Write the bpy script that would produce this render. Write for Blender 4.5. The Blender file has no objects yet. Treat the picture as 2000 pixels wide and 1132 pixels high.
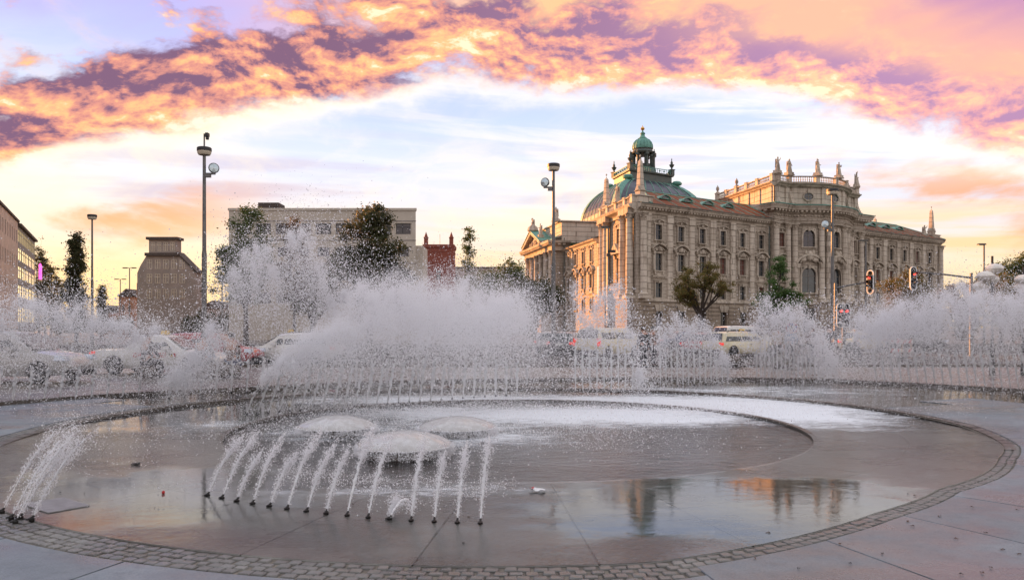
import bpy, bmesh, math, random
import numpy as np
from mathutils import Vector, Matrix
R = math.radians
sc = bpy.context.scene
COL = sc.collection
random.seed(7)
rng = np.random.default_rng(11)

# ------------------------------------------------------------------ camera
H = 1.85            # eye height
F = 1500.0          # focal length in pixels of the 2000 px wide photograph
HZ = 640.0          # horizon row
cam_d = bpy.data.cameras.new('camera')
cam = bpy.data.objects.new('camera', cam_d); COL.objects.link(cam)
cam.location = (0, 0, H); cam.rotation_euler = (R(90), 0, 0)
cam_d.sensor_width = 36; cam_d.lens = 36 * F / 2000; cam_d.shift_y = (HZ - 566) / 2000
cam_d.clip_start = .1; cam_d.clip_end = 3000
sc.camera = cam
SUN_AZ, SUN_EL = R(-50), R(8)
SUN = Vector((math.sin(SUN_AZ) * math.cos(SUN_EL), math.cos(SUN_AZ) * math.cos(SUN_EL), math.sin(SUN_EL)))
sl = bpy.data.lights.new('sun', 'SUN'); sl.energy = 4.3; sl.angle = R(.6); sl.color = (1, .40, .11)
so = bpy.data.objects.new('sun', sl); COL.objects.link(so); so.location = (0, 0, 60)
so.rotation_euler = SUN.to_track_quat('Z', 'Y').to_euler()
vs = sc.view_settings
vs.view_transform = 'Standard'; vs.look = 'None'; vs.exposure = 1.6; vs.gamma = 1; vs.use_curve_mapping = False
sc.render.engine = 'CYCLES'
cy = sc.cycles
cy.max_bounces = 8; cy.diffuse_bounces = 5; cy.glossy_bounces = 3; cy.transmission_bounces = 4; cy.transparent_max_bounces = 12
cy.caustics_reflective = False; cy.caustics_refractive = False
cy.use_denoising = True
try: cy.denoiser = 'OPENIMAGEDENOISE'
except Exception: pass
cy.use_adaptive_sampling = True; cy.adaptive_threshold = .01
cy.sample_clamp_indirect = 6

# ------------------------------------------------------------------ node helpers
class V:
    """a float or vector socket with arithmetic"""
    def __init__(s, nt, sock): s.nt, s.s = nt, sock
    def _m(s, op, *a, clamp=False):
        n = s.nt.nodes.new('ShaderNodeMath'); n.operation = op; n.use_clamp = clamp
        for i, x in enumerate((s,) + a):
            if isinstance(x, V): s.nt.links.new(x.s, n.inputs[i])
            else: n.inputs[i].default_value = x
        return V(s.nt, n.outputs[0])
    def __add__(s, o): return s._m('ADD', o)
    def __radd__(s, o): return s._m('ADD', o)
    def __sub__(s, o): return s._m('SUBTRACT', o)
    def __rsub__(s, o): return s._m('MULTIPLY', -1.0)._m('ADD', o)
    def __mul__(s, o): return s._m('MULTIPLY', o)
    def __rmul__(s, o): return s._m('MULTIPLY', o)
    def __truediv__(s, o): return s._m('DIVIDE', o)
    def mn(s, o): return s._m('MINIMUM', o)
    def mx(s, o): return s._m('MAXIMUM', o)
    def abs(s): return s._m('ABSOLUTE')
    def cos(s): return s._m('COSINE')
    def pw(s, o): return s._m('POWER', o)
    def exp(s): return s._m('EXPONENT')
    def clamp(s): return s._m('ADD', 0.0, clamp=True)
    def ss(s, a, b):
        n = s.nt.nodes.new('ShaderNodeMapRange'); n.interpolation_type = 'SMOOTHSTEP'
        s.nt.links.new(s.s, n.inputs[0]); n.inputs[1].default_value = a; n.inputs[2].default_value = b
        return V(s.nt, n.outputs[0])
    def gauss(s, c, w):
        t = (s - c) * (1.0 / w)
        return (t * t * -1.0).exp()
def comb(nt, x, y, z=0.0):
    n = nt.nodes.new('ShaderNodeCombineXYZ')
    for i, k in enumerate((x, y, z)):
        if isinstance(k, V): nt.links.new(k.s, n.inputs[i])
        else: n.inputs[i].default_value = k
    return V(nt, n.outputs[0])
def sep(nt, v):
    n = nt.nodes.new('ShaderNodeSeparateXYZ'); nt.links.new(v.s, n.inputs[0])
    return [V(nt, n.outputs[i]) for i in range(3)]
def noise(nt, v, scale, detail=4, rough=.55, dist=0.0, lac=2.0):
    n = nt.nodes.new('ShaderNodeTexNoise')
    n.inputs['Scale'].default_value = scale; n.inputs['Detail'].default_value = detail
    n.inputs['Roughness'].default_value = rough; n.inputs['Distortion'].default_value = dist; n.inputs['Lacunarity'].default_value = lac
    if v: nt.links.new(v.s, n.inputs['Vector'])
    return V(nt, n.outputs[0])
def mixc(nt, f, a, b):
    n = nt.nodes.new('ShaderNodeMix'); n.data_type = 'RGBA'
    for i, x in ((0, f), (6, a), (7, b)):
        if isinstance(x, V): nt.links.new(x.s, n.inputs[i])
        elif i == 0: n.inputs[0].default_value = x
        else: n.inputs[i].default_value = (*x, 1)
    return V(nt, n.outputs[2])
def ramp(nt, f, stops):
    n = nt.nodes.new('ShaderNodeValToRGB'); nt.links.new(f.s, n.inputs[0])
    e = n.color_ramp.elements
    while len(e) < len(stops): e.new(.5)
    for k, (p, c) in zip(e, stops): k.position = p; k.color = (*c, 1)
    return V(nt, n.outputs[0])
def lin(r, g, b):
    f = lambda c: c / 12.92 if c <= .04045 else ((c + .055) / 1.055) ** 2.4
    return tuple(f(c / 255) for c in (r, g, b))
# ------------------------------------------------------------------ sky
world = bpy.data.worlds.new('World'); sc.world = world; world.use_nodes = True
nt = world.node_tree; nt.nodes.clear()
tc = nt.nodes.new('ShaderNodeTexCoord'); dv = V(nt, tc.outputs['Generated'])
dx, dy, dz = sep(nt, dv)
hh = (dx * dx + dy * dy).pw(.5).mx(.02)
az = dx._m('ARCTAN2', dy)
v = (dz / hh).mn(1.6)
# lower edge of the big cloud bank: an arch over the square, coming down to both sides
azl = (az + .03).mn(0.0) * -1.0
edge = (((az + .03).abs() * 1.52 + azl * .34).mn(2.4)).cos() * .318
edge = edge.mx(.07)
wob = noise(nt, comb(nt, az * 5.0, v * 9.0, 3.1), 1.0, 6, .6)
wb2 = noise(nt, comb(nt, az * 13.0, v * 22.0, 8.0), 1.0, 6, .6)
up = v - edge - (wob - .5) * .10 - (wb2 - .5) * .035
warp = noise(nt, comb(nt, az * 4.0, v * 7.0, 9.0), 1.0, 3, .5)
qx = az * 11.0 + (warp - .5) * .9
qy = v * 18.0 + az * az * 2.0 + (warp - .5) * .9
q = comb(nt, qx, qy, 1.7)
d0 = noise(nt, q, 1.0, 12, .60)
d1 = noise(nt, comb(nt, qx - .12, qy - .36, 1.7), 1.0, 5, .55)
d2 = noise(nt, comb(nt, qx - .04, qy - .13, 1.7), 1.0, 12, .60)
# clear sky: physical sky under a pale evening veil
sky = nt.nodes.new('ShaderNodeTexSky'); sky.sky_type = 'NISHITA'; sky.sun_disc = False
sky.sun_elevation = SUN_EL; sky.sun_rotation = SUN_AZ
skyc = nt.nodes.new('ShaderNodeMix'); skyc.data_type = 'RGBA'; skyc.blend_type = 'MULTIPLY'
skyc.inputs[0].default_value = 1; nt.links.new(sky.outputs[0], skyc.inputs[6]); skyc.inputs[7].default_value = (.1, .1, .1, 1)
veil = ramp(nt, (v / .40).clamp(), [(0, lin(253, 216, 152)), (.16, lin(252, 226, 186)), (.34, lin(234, 230, 238)),
                                     (.52, lin(222, 228, 248)), (.70, lin(196, 212, 250)), (1, lin(182, 184, 240))])
base = mixc(nt, .93, V(nt, skyc.outputs[2]), veil)
# wisps and streaks below the bank
st = noise(nt, comb(nt, az * 3.2 + v * 4.0, v * 34.0 + az * 2.0, 5.0), 1.0, 9, .58, .3)
stm = st.ss(.44, .62) * v.ss(.02, .09) * (1.0 - up.ss(-.03, .03)) * (az.ss(-.25, .25) * .75 + .25)
base = mixc(nt, stm * .78, base, mixc(nt, v.ss(.10, .20), lin(255, 208, 150), lin(255, 246, 236)))
gs = noise(nt, comb(nt, az * 2.6 - v * 3.0, v * 26.0, 15.0), 1.0, 8, .55, .2)
base = mixc(nt, gs.ss(.47, .66) * v.gauss(.15, .09) * .6, base, lin(200, 178, 196))
wp = noise(nt, comb(nt, az * 5.5 - v * 5.0 + (warp - .5) * 2.0, v * 10.0, 21.0), 1.0, 9, .6, .5)
base = mixc(nt, wp.ss(.42, .66) * v.gauss(.16, .12) * (1.0 - az.ss(-.05, .3)) * .75, base, lin(255, 240, 214))
lc = noise(nt, comb(nt, az * 6.0, v * 15.0, 31.0), 1.0, 8, .55, .3)
base = mixc(nt, lc.ss(.46, .64) * v.gauss(.135, .06) * az.abs().ss(.26, .44) * .9, base, lin(238, 168, 118))
# glow round the low sun
ga = az.gauss(-.36, .42); gl = ga * v.gauss(.0, .10)
base = mixc(nt, gl * .8, base, (1.25, .82, .36))
# bright silver gold lining under the bank
rim = up.gauss(-.004, .015)
base = mixc(nt, rim * (.5 + .5 * ga) * .62, base, mixc(nt, ga * .9, (1.10, 1.03, .93), (1.12, .98, .66)))
# the bank itself
lit = ((d0 - d1) * 1.5 + (d0 - d2) * 2.4 + .40 - up.ss(.02, .16) * .05 + up.gauss(0.0, .03) * .30 + (wob - .5) * .7).clamp()
warm = (1.0 - az.ss(-.1, .62))
dark = mixc(nt, az.ss(-.3, .5), lin(128, 96, 122), lin(180, 138, 174))
mid = mixc(nt, az.ss(-.2, .5), lin(220, 148, 134), lin(234, 168, 168))
hot = mixc(nt, az.ss(-.2, .6), lin(252, 192, 136), lin(255, 202, 164))
c1 = mixc(nt, lit.ss(.18, .5), dark, mid)
c2 = mixc(nt, lit.ss(.44, .76), c1, hot)
c3 = mixc(nt, lit.ss(.74, .98), c2, (1.08, .82, .55))
back = az.abs().ss(.8, 1.5)
cover = (1.0 - back * .7) * (1.0 - v.ss(.5, 1.1) * .6) * (d0 + up.gauss(.05, .05) * .25 - up.ss(.08, .2) * .06).ss(.445, .60) * up.ss(-.012, .022)
out = mixc(nt, 0.0, base, base)
# soft high sheet above and behind the bank
hs = noise(nt, comb(nt, az * 2.2 + v * 2.2, v * 6.0 - az * 2.4, 41.0), 1.0, 7, .5, .4)
sheet = mixc(nt, az.ss(-.5, .1), lin(186, 176, 234), lin(255, 196, 138))
sheet = mixc(nt, az.ss(.05, .36), sheet, lin(250, 184, 150))
sheet = mixc(nt, (az + (hs - .5) * .5).ss(.38, .62) * v.ss(.26, .38), sheet, lin(184, 134, 178))
sm = (hs + az.ss(-.45, .1) * .34 - .04).ss(.36, .62) * up.ss(.0, .07)
sheet = mixc(nt, az.abs().ss(.75, 1.3), sheet, lin(244, 238, 238))
sm = sm.mx(az.abs().ss(.9, 1.5) * .8)
out = mixc(nt, sm * .95, out, sheet)
out = mixc(nt, noise(nt, comb(nt, az * 6.0 + v * 5.0, v * 9.0, 51.0), 1.0, 9, .6).ss(.5, .72) * up.ss(.04, .10) * .55, out, lin(255, 206, 150))
cfade = 1.0 - (az.ss(.12, .5) * up.ss(.05, .10)) * .92
out = mixc(nt, cover * cfade, out, c3)
out = mixc(nt, v.ss(.44, .85) * .9, out, lin(234, 236, 246))
bg = nt.nodes.new('ShaderNodeBackground'); nt.links.new(out.s, bg.inputs[0]); bg.inputs[1].default_value = .41
wo = nt.nodes.new('ShaderNodeOutputWorld'); nt.links.new(bg.outputs[0], wo.inputs[0])
world.cycles.sampling_method = 'MANUAL'; world.cycles.sample_map_resolution = 512
# ------------------------------------------------------------------ materials
MATS = {}
def new_mat(name):
    m = bpy.data.materials.new(name); m.use_nodes = True
    t = m.node_tree
    b = next(n for n in t.nodes if n.type == 'BSDF_PRINCIPLED')
    MATS[name] = m
    return m, t, b
def obj_co(t, scale=None):
    n = t.nodes.new('ShaderNodeTexCoord'); v = V(t, n.outputs['Object'])
    if scale is None: return v
    mp = t.nodes.new('ShaderNodeMapping'); t.links.new(v.s, mp.inputs[0]); mp.inputs['Scale'].default_value = scale
    return V(t, mp.outputs[0])
def geo_pos(t, scale=None):
    n = t.nodes.new('ShaderNodeNewGeometry'); v = V(t, n.outputs['Position'])
    if scale is None: return v
    mp = t.nodes.new('ShaderNodeMapping'); t.links.new(v.s, mp.inputs[0]); mp.inputs['Scale'].default_value = scale
    return V(t, mp.outputs[0])
def bump(t, b, h, strength, dist):
    n = t.nodes.new('ShaderNodeBump'); n.inputs['Strength'].default_value = strength; n.inputs['Distance'].default_value = dist
    t.links.new(h.s, n.inputs['Height']); t.links.new(n.outputs[0], b.inputs['Normal'])
def mat(name, c1, c2=None, scale=2.0, rough=.6, metal=0.0, bmp=0.0, detail=6, spec=.5, emit=None, stretch=(1, 1, 1), bs=None):
    m, t, b = new_mat(name)
    b.inputs['Roughness'].default_value = rough; b.inputs['Metallic'].default_value = metal
    b.inputs['Specular IOR Level'].default_value = spec
    if c2 is None: c2 = tuple(x * .8 for x in c1)
    v = geo_pos(t, stretch)
    n = noise(t, v, scale, detail, .6)
    t.links.new(mixc(t, n.ss(.32, .68), c1, c2).s, b.inputs['Base Color'])
    if bmp: bump(t, b, noise(t, v, bs or scale * 4, 5, .6), bmp, .02)
    if emit:
        b.inputs['Emission Color'].default_value = (*emit[0], 1); b.inputs['Emission Strength'].default_value = emit[1]
    return m
# ------------------------------------------------------------------ mesh builder
class MB:
    def __init__(s): s.v, s.f = [], []
    def add(s, vs, fs):
        o = len(s.v); s.v += [tuple(p) for p in vs]; s.f += [tuple(i + o for i in f) for f in fs]
    def box(s, c, d, rz=0.0, taper=1.0):
        x, y, z = d[0] / 2, d[1] / 2, d[2] / 2; ca, sa = math.cos(rz), math.sin(rz); vs = []
        for k in (-1, 1):
            t = 1 if k < 0 else taper
            for i, j in ((-1, -1), (1, -1), (1, 1), (-1, 1)):
                a, b = i * x * t, j * y * t
                vs.append((c[0] + a * ca - b * sa, c[1] + a * sa + b * ca, c[2] + k * z))
        s.add(vs, [(3, 2, 1, 0), (4, 5, 6, 7), (0, 1, 5, 4), (1, 2, 6, 5), (2, 3, 7, 6), (3, 0, 4, 7)])
    def quad(s, a, b, c, d): s.add([a, b, c, d], [(0, 1, 2, 3)])
    def prism(s, poly, off):
        n = len(poly); off = Vector(off); p = [Vector(q) for q in poly]
        s.add(p + [q + off for q in p], [tuple(range(n))[::-1], tuple(range(n, 2 * n))] + [(i, (i + 1) % n, n + (i + 1) % n, n + i) for i in range(n)])
    def lathe(s, prof, c=(0, 0, 0), n=12, a0=0.0, sx=1.0, sy=1.0):
        vs, fs = [], []
        for r, z in prof:
            for k in range(n):
                a = a0 + 2 * math.pi * k / n; vs.append((c[0] + r * sx * math.cos(a), c[1] + r * sy * math.sin(a), c[2] + z))
        m = len(prof)
        for i in range(m - 1):
            for k in range(n):
                k2 = (k + 1) % n; fs.append((i * n + k, i * n + k2, (i + 1) * n + k2, (i + 1) * n + k))
        fs += [tuple(range(n))[::-1], tuple(range((m - 1) * n, m * n))]
        s.add(vs, fs)
    def tube(s, pts, rad, n=6):
        pts = [Vector(p) for p in pts]; m = len(pts)
        if not hasattr(rad, '__len__'): rad = [rad] * m
        vs, fs = [], []
        for i, p in enumerate(pts):
            d = (pts[min(i + 1, m - 1)] - pts[max(i - 1, 0)])
            d = d.normalized() if d.length > 1e-9 else Vector((0, 0, 1))
            u = d.cross(Vector((0, 0, 1)) if abs(d.z) < .9 else Vector((1, 0, 0))).normalized(); w = d.cross(u)
            for k in range(n):
                a = 2 * math.pi * k / n; vs.append(p + (u * math.cos(a) + w * math.sin(a)) * rad[i])
        for i in range(m - 1):
            for k in range(n):
                k2 = (k + 1) % n; fs.append((i * n + k2, i * n + k, (i + 1) * n + k, (i + 1) * n + k2))
        fs += [tuple(range(n)), tuple(range((m - 1) * n, m * n))[::-1]]
        s.add(vs, fs)
    def mesh(s, name, m=None, smooth=False):
        me = bpy.data.meshes.new(name); me.from_pydata(s.v, [], s.f)
        if m is not None: me.materials.append(MATS[m] if isinstance(m, str) else m)
        if smooth:
            me.polygons.foreach_set('use_smooth', [True] * len(me.polygons))
            try: me.set_sharp_from_angle(angle=R(40))
            except Exception: pass
        return me
    def build(s, name, m, parent=None, smooth=False, loc=None, rz=0.0):
        return link(name, s.mesh(name, m, smooth), parent, loc, rz)
def link(name, me, parent=None, loc=None, rz=0.0):
    o = bpy.data.objects.new(name, me); COL.objects.link(o)
    if loc is not None: o.location = loc
    if rz: o.rotation_euler.z = rz
    if parent is not None: o.parent = parent
    return o
def tag(o, label=None, cat=None, group=None, kind=None):
    if label: o['label'] = label
    if cat: o['category'] = cat
    if group: o['group'] = group
    if kind: o['kind'] = kind
    return o
def thing(name, label, cat, loc=(0, 0, 0), rz=0.0, group=None):
    o = bpy.data.objects.new(name, None); COL.objects.link(o); o.empty_display_size = .3
    o.location = loc; o.rotation_euler.z = rz
    return tag(o, label, cat, group)
def copy_thing(root, loc, rz, label, group=None):
    c = root.copy(); COL.objects.link(c); c.location = loc; c.rotation_euler.z = rz; c['label'] = label
    if group: c['group'] = group
    for ch in list(root.children):
        d = ch.copy(); COL.objects.link(d); d.parent = c
        for g in list(ch.children):
            e = g.copy(); COL.objects.link(e); e.parent = d
    return c
def P(px, py, Y): return Vector(((px - 1000) / F * Y, Y, H - (py - HZ) / F * Y))
def G(px, py, z=0.0):
    Y = (H - z) * F / (py - HZ); return Vector(((px - 1000) / F * Y, Y, z))
def sstep(a, b, x):
    t = np.clip((x - a) / (b - a), 0, 1); return t * t * (3 - 2 * t)
ORD = ['first', 'second', 'third', 'fourth', 'fifth', 'sixth', 'seventh', 'eighth', 'ninth', 'tenth', 'eleventh', 'twelfth', 'thirteenth',
       'fourteenth', 'fifteenth', 'sixteenth', 'seventeenth', 'eighteenth', 'nineteenth', 'twentieth', 'twenty-first', 'twenty-second', 'twenty-third', 'twenty-fourth', 'twenty-fifth', 'twenty-sixth']

# ------------------------------------------------------------------ the palette
def stone_mat(name, c1, c2, c3, course=.0, cw=1.3, rough=.85):
    """weathered ashlar: blotches, dark rain streaks and fine course joints"""
    m, t, b = new_mat(name); b.inputs['Roughness'].default_value = rough; b.inputs['Specular IOR Level'].default_value = .25
    p = geo_pos(t); x, y, z = sep(t, p)
    n1 = noise(t, p, .35, 6, .62); n2 = noise(t, comb(t, x * 1.3, y * 1.3, z * .16), 1.0, 5, .6); n3 = noise(t, p, 3.2, 5, .65)
    c = mixc(t, n1.ss(.36, .66), c1, c2)
    c = mixc(t, n2.ss(.48, .70) * .75, c, c3)
    c = mixc(t, n3.ss(.5, .72) * .4, c, c3)
    h = noise(t, p, 6, 4, .6) * .5
    if course:
        s = (x + y) * (1 / cw)
        row = (z * (1 / course))._m('FLOOR'); fz = (z * (1 / course))._m('FRACT')
        fx = (s + row * .5)._m('FRACT')
        joint = ((fz - .5).abs() * 2).ss(.86, .95).mx(((fx - .5).abs() * 2).ss(.95, .985))
        blk = noise(t, comb(t, (s + row * .5)._m('FLOOR') * 7.3, row * 3.7, 1.0), 1.0, 0)
        c = mixc(t, blk.ss(.3, .7) * .35, c, c2)
        c = mixc(t, joint * .55, c, tuple(k * .4 for k in c3))
        h = h - joint * 1.6
    t.links.new(c.s, b.inputs['Base Color']); bump(t, b, h, .7, .06)
    return m
stone_mat('palace_stone', (.475, .405, .33), (.345, .29, .23), (.15, .115, .085), .62, 1.5)
stone_mat('palace_trim', (.53, .46, .375), (.37, .31, .245), (.13, .10, .075))
stone_mat('palace_light', (.61, .535, .445), (.50, .43, .35), (.25, .19, .14), 1.1, 9.0)
stone_mat('palace_rustic', (.37, .305, .235), (.27, .215, .165), (.12, .085, .06), .72, 1.2)
mat('copper_green', (.13, .33, .26), (.08, .22, .18), 1.2, .55, 0, .2)
mat('copper_dark', (.05, .075, .07), (.09, .10, .085), 1.5, .5, 0, .2)
def roof_mat():
    m, t, b = new_mat('copper_roof'); b.inputs['Roughness'].default_value = .8; b.inputs['Specular IOR Level'].default_value = .15
    p = geo_pos(t); x, y, z = sep(t, p)
    n = noise(t, p, .5, 6, .6); k = ((z - 28.3 + x * .016) * .55 + (n - .5) * 2.2)
    c = mixc(t, n.ss(.35, .65), (.24, .082, .040), (.16, .058, .032))
    c = mixc(t, k.ss(.1, 1.1) * .8, c, (.13, .22, .15))
    t.links.new(c.s, b.inputs['Base Color']); bump(t, b, noise(t, p, 3, 5), .3, .05)
roof_mat()
mat('lead_panel', (.055, .06, .085), (.03, .032, .05), .9, .3, 0, .25)
mat('copper_seam', (.16, .34, .27), (.10, .22, .17), 1.0, .6)
mat('gilding', (.75, .45, .12), (.6, .33, .08), 3, .3, .9)
def glass(name, c, rough=.06, spec=.9):
    m, t, b = new_mat(name); b.inputs['Roughness'].default_value = rough; b.inputs['Specular IOR Level'].default_value = spec
    n = noise(t, geo_pos(t), .7, 3); t.links.new(mixc(t, n.ss(.3, .7), c, tuple(k * .5 for k in c)).s, b.inputs['Base Color'])
    bump(t, b, noise(t, geo_pos(t), .8, 2), .12, .05)
glass('window_glass', (.035, .045, .055)); glass('dark_glass', (.012, .013, .015)); glass('office_glass', (.02, .022, .03), .1)
mat('window_frame', (.20, .17, .14), (.13, .11, .09), 4, .6); mat('blind_red', (.16, .06, .04), (.11, .04, .03), 3, .8)
mat('office_concrete', (.52, .46, .385), (.45, .395, .325), .4, .85, 0, .15)
mat('office_frame', (.05, .045, .05), None, 2, .5)
mat('granite_clad', (.68, .51, .41), (.58, .43, .34), 1.5, .6, 0, .2)
mat('band_grey', (.16, .145, .15), (.11, .10, .105), 1.5, .6)
mat('brick_red', (.24, .07, .045), (.17, .05, .035), 2.5, .85, 0, .3)
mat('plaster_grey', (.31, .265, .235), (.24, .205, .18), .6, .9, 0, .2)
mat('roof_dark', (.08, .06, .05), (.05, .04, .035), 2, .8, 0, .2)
mat('plaster_orange', (.42, .22, .13), (.34, .17, .10), .8, .9)  # orange wall tone; on the gabled house edge it stands for sunlight
mat('metal_grey', (.16, .155, .15), (.10, .10, .10), 5, .45, .3)
mat('metal_dark', (.035, .035, .036), (.02, .02, .02), 6, .5, .2)
mat('lamp_white', (.62, .55, .42), (.5, .44, .34), 8, .5)
mat('mirror_glass', (.55, .65, .68), (.4, .5, .55), 6, .1, .6)
mat('globe_white', (.78, .74, .68), (.60, .56, .50), 2.0, .3)
mat('white_paint', (.75, .75, .74), None, 5, .5)
mat('bark', (.07, .05, .038), (.035, .026, .02), 6, .9, 0, .6)
mat('shirt_dark', (.02, .02, .024), None, 8, .9); mat('shirt_blue', (.42, .50, .62), None, 8, .9); mat('shirt_beige', (.5, .40, .27), None, 8, .9)
mat('shirt_brown', (.14, .075, .045), None, 8, .9); mat('shirt_white', (.7, .7, .72), None, 8, .9); mat('trousers_dark', (.018, .02, .028), None, 8, .9); mat('jeans_blue', (.05, .075, .14), None, 8, .9)
mat('skin', (.48, .27, .18), (.42, .22, .15), 5, .6); mat('hair_dark', (.02, .014, .01), None, 9, .7); mat('hair_brown', (.10, .05, .025), None, 9, .7)
mat('shoe_black', (.012, .012, .012), None, 9, .5)
mat('rubber', (.015, .015, .015), None, 9, .8); mat('rim_metal', (.35, .35, .36), None, 6, .3, .8)
mat('car_glass', (.02, .028, .032), None, 4, .05, 0, 0, 4, .9)
mat('plastic_black', (.015, .015, .016), None, 6, .6)
def paint(name, c):
    m, t, b = new_mat(name); b.inputs['Roughness'].default_value = .35; b.inputs['Coat Weight'].default_value = .8; b.inputs['Coat Roughness'].default_value = .06
    n = noise(t, geo_pos(t), 1.5, 5); t.links.new(mixc(t, n.ss(.3, .75), c, tuple(k * .82 for k in c)).s, b.inputs['Base Color'])
paint('paint_taxi', (.70, .62, .42)); paint('paint_white', (.68, .67, .63)); paint('paint_silver', (.36, .35, .34)); paint('paint_red', (.36, .02, .025)); paint('paint_grey', (.12, .12, .13)); paint('paint_blue', (.05, .08, .16))
mat('tail_red', (.5, .01, .01), None, 6, .2, 0, 0, 4, .5, ((1, .05, .03), .22)); mat('headlight_clear', (.6, .68, .8), None, 6, .1, .3)
mat('sign_red', (.55, .02, .02), None, 6, .4); mat('sign_blue', (.03, .08, .4), None, 6, .4); mat('sign_yellow', (.7, .45, .02), None, 6, .4)
mat('signal_red', (.5, .01, .01), None, 6, .3, 0, 0, 4, .5, ((1, .04, .03), 1.3)); mat('neon_pink', (.5, .05, .3), None, 6, .3, 0, 0, 4, .5, ((1, .12, .62), .5))
mat('sky_glow_pane', (.8, .66, .42), (.6, .48, .3), .4, .15, 0, 0, 4, .5, ((1, .74, .36), .32))  # cream colour and faint glow imitate bright sky reflected in the panes
mat('boulder', (.13, .105, .085), (.07, .06, .05), 4, .9, 0, .6)
mat('litter_white', (.75, .75, .75), None, 20, .6); mat('litter_red', (.5, .02, .02), None, 20, .5); mat('litter_black', (.015, .014, .013), None, 20, .7); mat('leaf_dry', (.09, .045, .02), (.05, .025, .012), 20, .8)
mat('nozzle_black', (.02, .018, .016), None, 20, .45, .4)
def leaf_mat(name, c1, c2, c3):
    m, t, b = new_mat(name); b.inputs['Roughness'].default_value = .6; b.inputs['Specular IOR Level'].default_value = .3
    p = geo_pos(t); n = noise(t, p, .55, 3); k = noise(t, p, 3.5, 3)
    c = mixc(t, n.ss(.35, .65), c1, c2); c = mixc(t, k.ss(.48, .7) * .8, c, c3)
    t.links.new(c.s, b.inputs['Base Color'])
    tr = t.nodes.new('ShaderNodeBsdfTranslucent'); t.links.new(c.s, tr.inputs[0])
    mx = t.nodes.new('ShaderNodeMixShader'); mx.inputs[0].default_value = .35
    out = next(n for n in t.nodes if n.type == 'OUTPUT_MATERIAL')
    t.links.new(b.outputs[0], mx.inputs[1]); t.links.new(tr.outputs[0], mx.inputs[2]); t.links.new(mx.outputs[0], out.inputs[0])
leaf_mat('leaf_green', (.10, .14, .04), (.06, .085, .025), (.15, .14, .045))
leaf_mat('leaf_autumn', (.19, .16, .045), (.11, .11, .03), (.30, .13, .04))
leaf_mat('leaf_dark', (.075, .085, .032), (.045, .052, .02), (.14, .09, .04))
leaf_mat('leaf_fresh', (.10, .18, .05), (.06, .12, .03), (.13, .17, .055))
leaf_mat('leaf_brown', (.13, .095, .045), (.08, .06, .03), (.17, .10, .045))

def pave_mat(name, c1, c2, wet, grain=60):
    m, t, b = new_mat(name)
    p = geo_pos(t); x, y, z = sep(t, p)
    oi = t.nodes.new('ShaderNodeObjectInfo'); rnd = V(t, oi.outputs['Random'])
    n1 = noise(t, p, 1.1, 7, .68); n2 = noise(t, p, grain, 3, .7); n3 = noise(t, p, 7, 6, .65)
    c = mixc(t, n1.ss(.3, .7), c1, c2)
    c = mixc(t, n3.ss(.45, .75) * .5, c, tuple(k * .5 for k in c2))
    c = mixc(t, n2.ss(.4, .7) * .45, c, tuple(k * .45 for k in c2))
    c = mixc(t, rnd * .5, c, tuple(k * .55 for k in c2))
    w = noise(t, comb(t, x * .55, y * .8, 3.0), 1.0, 6, .62)
    t.links.new(mixc(t, w.ss(.40, .60) * .6, c, tuple(k * .3 for k in c2)).s, b.inputs['Base Color'])
    rg = w.ss(.38, .62) * -wet + .56 + (n2 - .5) * .2
    t.links.new(rg.s, b.inputs['Roughness'])
    b.inputs['Specular IOR Level'].default_value = .6
    bump(t, b, n2 * .35 + n3 * 1.0 + noise(t, p, 2.0, 3) * 1.4, .32, .012)
pave_mat('slab_stone', (.25, .285, .31), (.165, .195, .22), .34)
pave_mat('cobble_stone', (.27, .265, .245), (.16, .158, .148), .30, 90)
pave_mat('ring_stone', (.36, .355, .325), (.25, .245, .225), .40)
pave_mat('pool_stone', (.15, .155, .14), (.09, .095, .088), .3)
pave_mat('riser_stone', (.19, .155, .12), (.11, .09, .07), .2)
mat('metal_light', (.42, .42, .42), (.3, .3, .3), 9, .4, .4)
pave_mat('far_paving', (.24, .215, .19), (.17, .15, .135), .3, 20)
mat('asphalt', (.055, .053, .05), (.04, .038, .036), 3, .75, 0, .2)
mat('joint_mortar', (.20, .175, .14), (.10, .085, .07), 9, .8, 0, .3)
# ------------------------------------------------------------------ ground, basin and water
CX, CY = .10, 14.35
R_IN, R_BASIN, R_COB = 5.15, 8.42, 8.83
def far_k(th): return float(sstep(-.45, .45, np.sin(th)))
def ro(th):
    d = math.degrees(th) % 360
    if d > 270: d -= 360
    return float(np.interp(d, [-90, -30, 0, 26, 47, 66, 90, 136, 152, 165, 200, 270], [19, 17, 16.2, 15.7, 15.3, 13.2, 11.4, 10.9, 11.8, 12.3, 14, 19]))
def z_ring(r, th): return .0
def z_ter(th): return .07 * far_k(th)
def rbw(th):
    d = (math.degrees(th) + 180) % 360 - 180
    return float(np.interp(d, [-180, -95, -83, -69, -62, -49, -27, -17, 0, 20, 180], [8.42, 8.42, 8.36, 7.80, 7.55, 7.32, 7.62, 7.95, 8.3, 8.42, 8.42]))
def pol(r, th, z):
    """polar point; the basin rim is drawn in towards the near corner"""
    dr = rbw(th) - 8.42
    if dr: r += dr * (float(np.clip((r - 5.15) / 3.27, 0, 1)) if r < 8.42 else float(np.clip((19 - r) / 9, 0, 1)))
    return (CX + r * math.cos(th), CY + r * math.sin(th), z)
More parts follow.
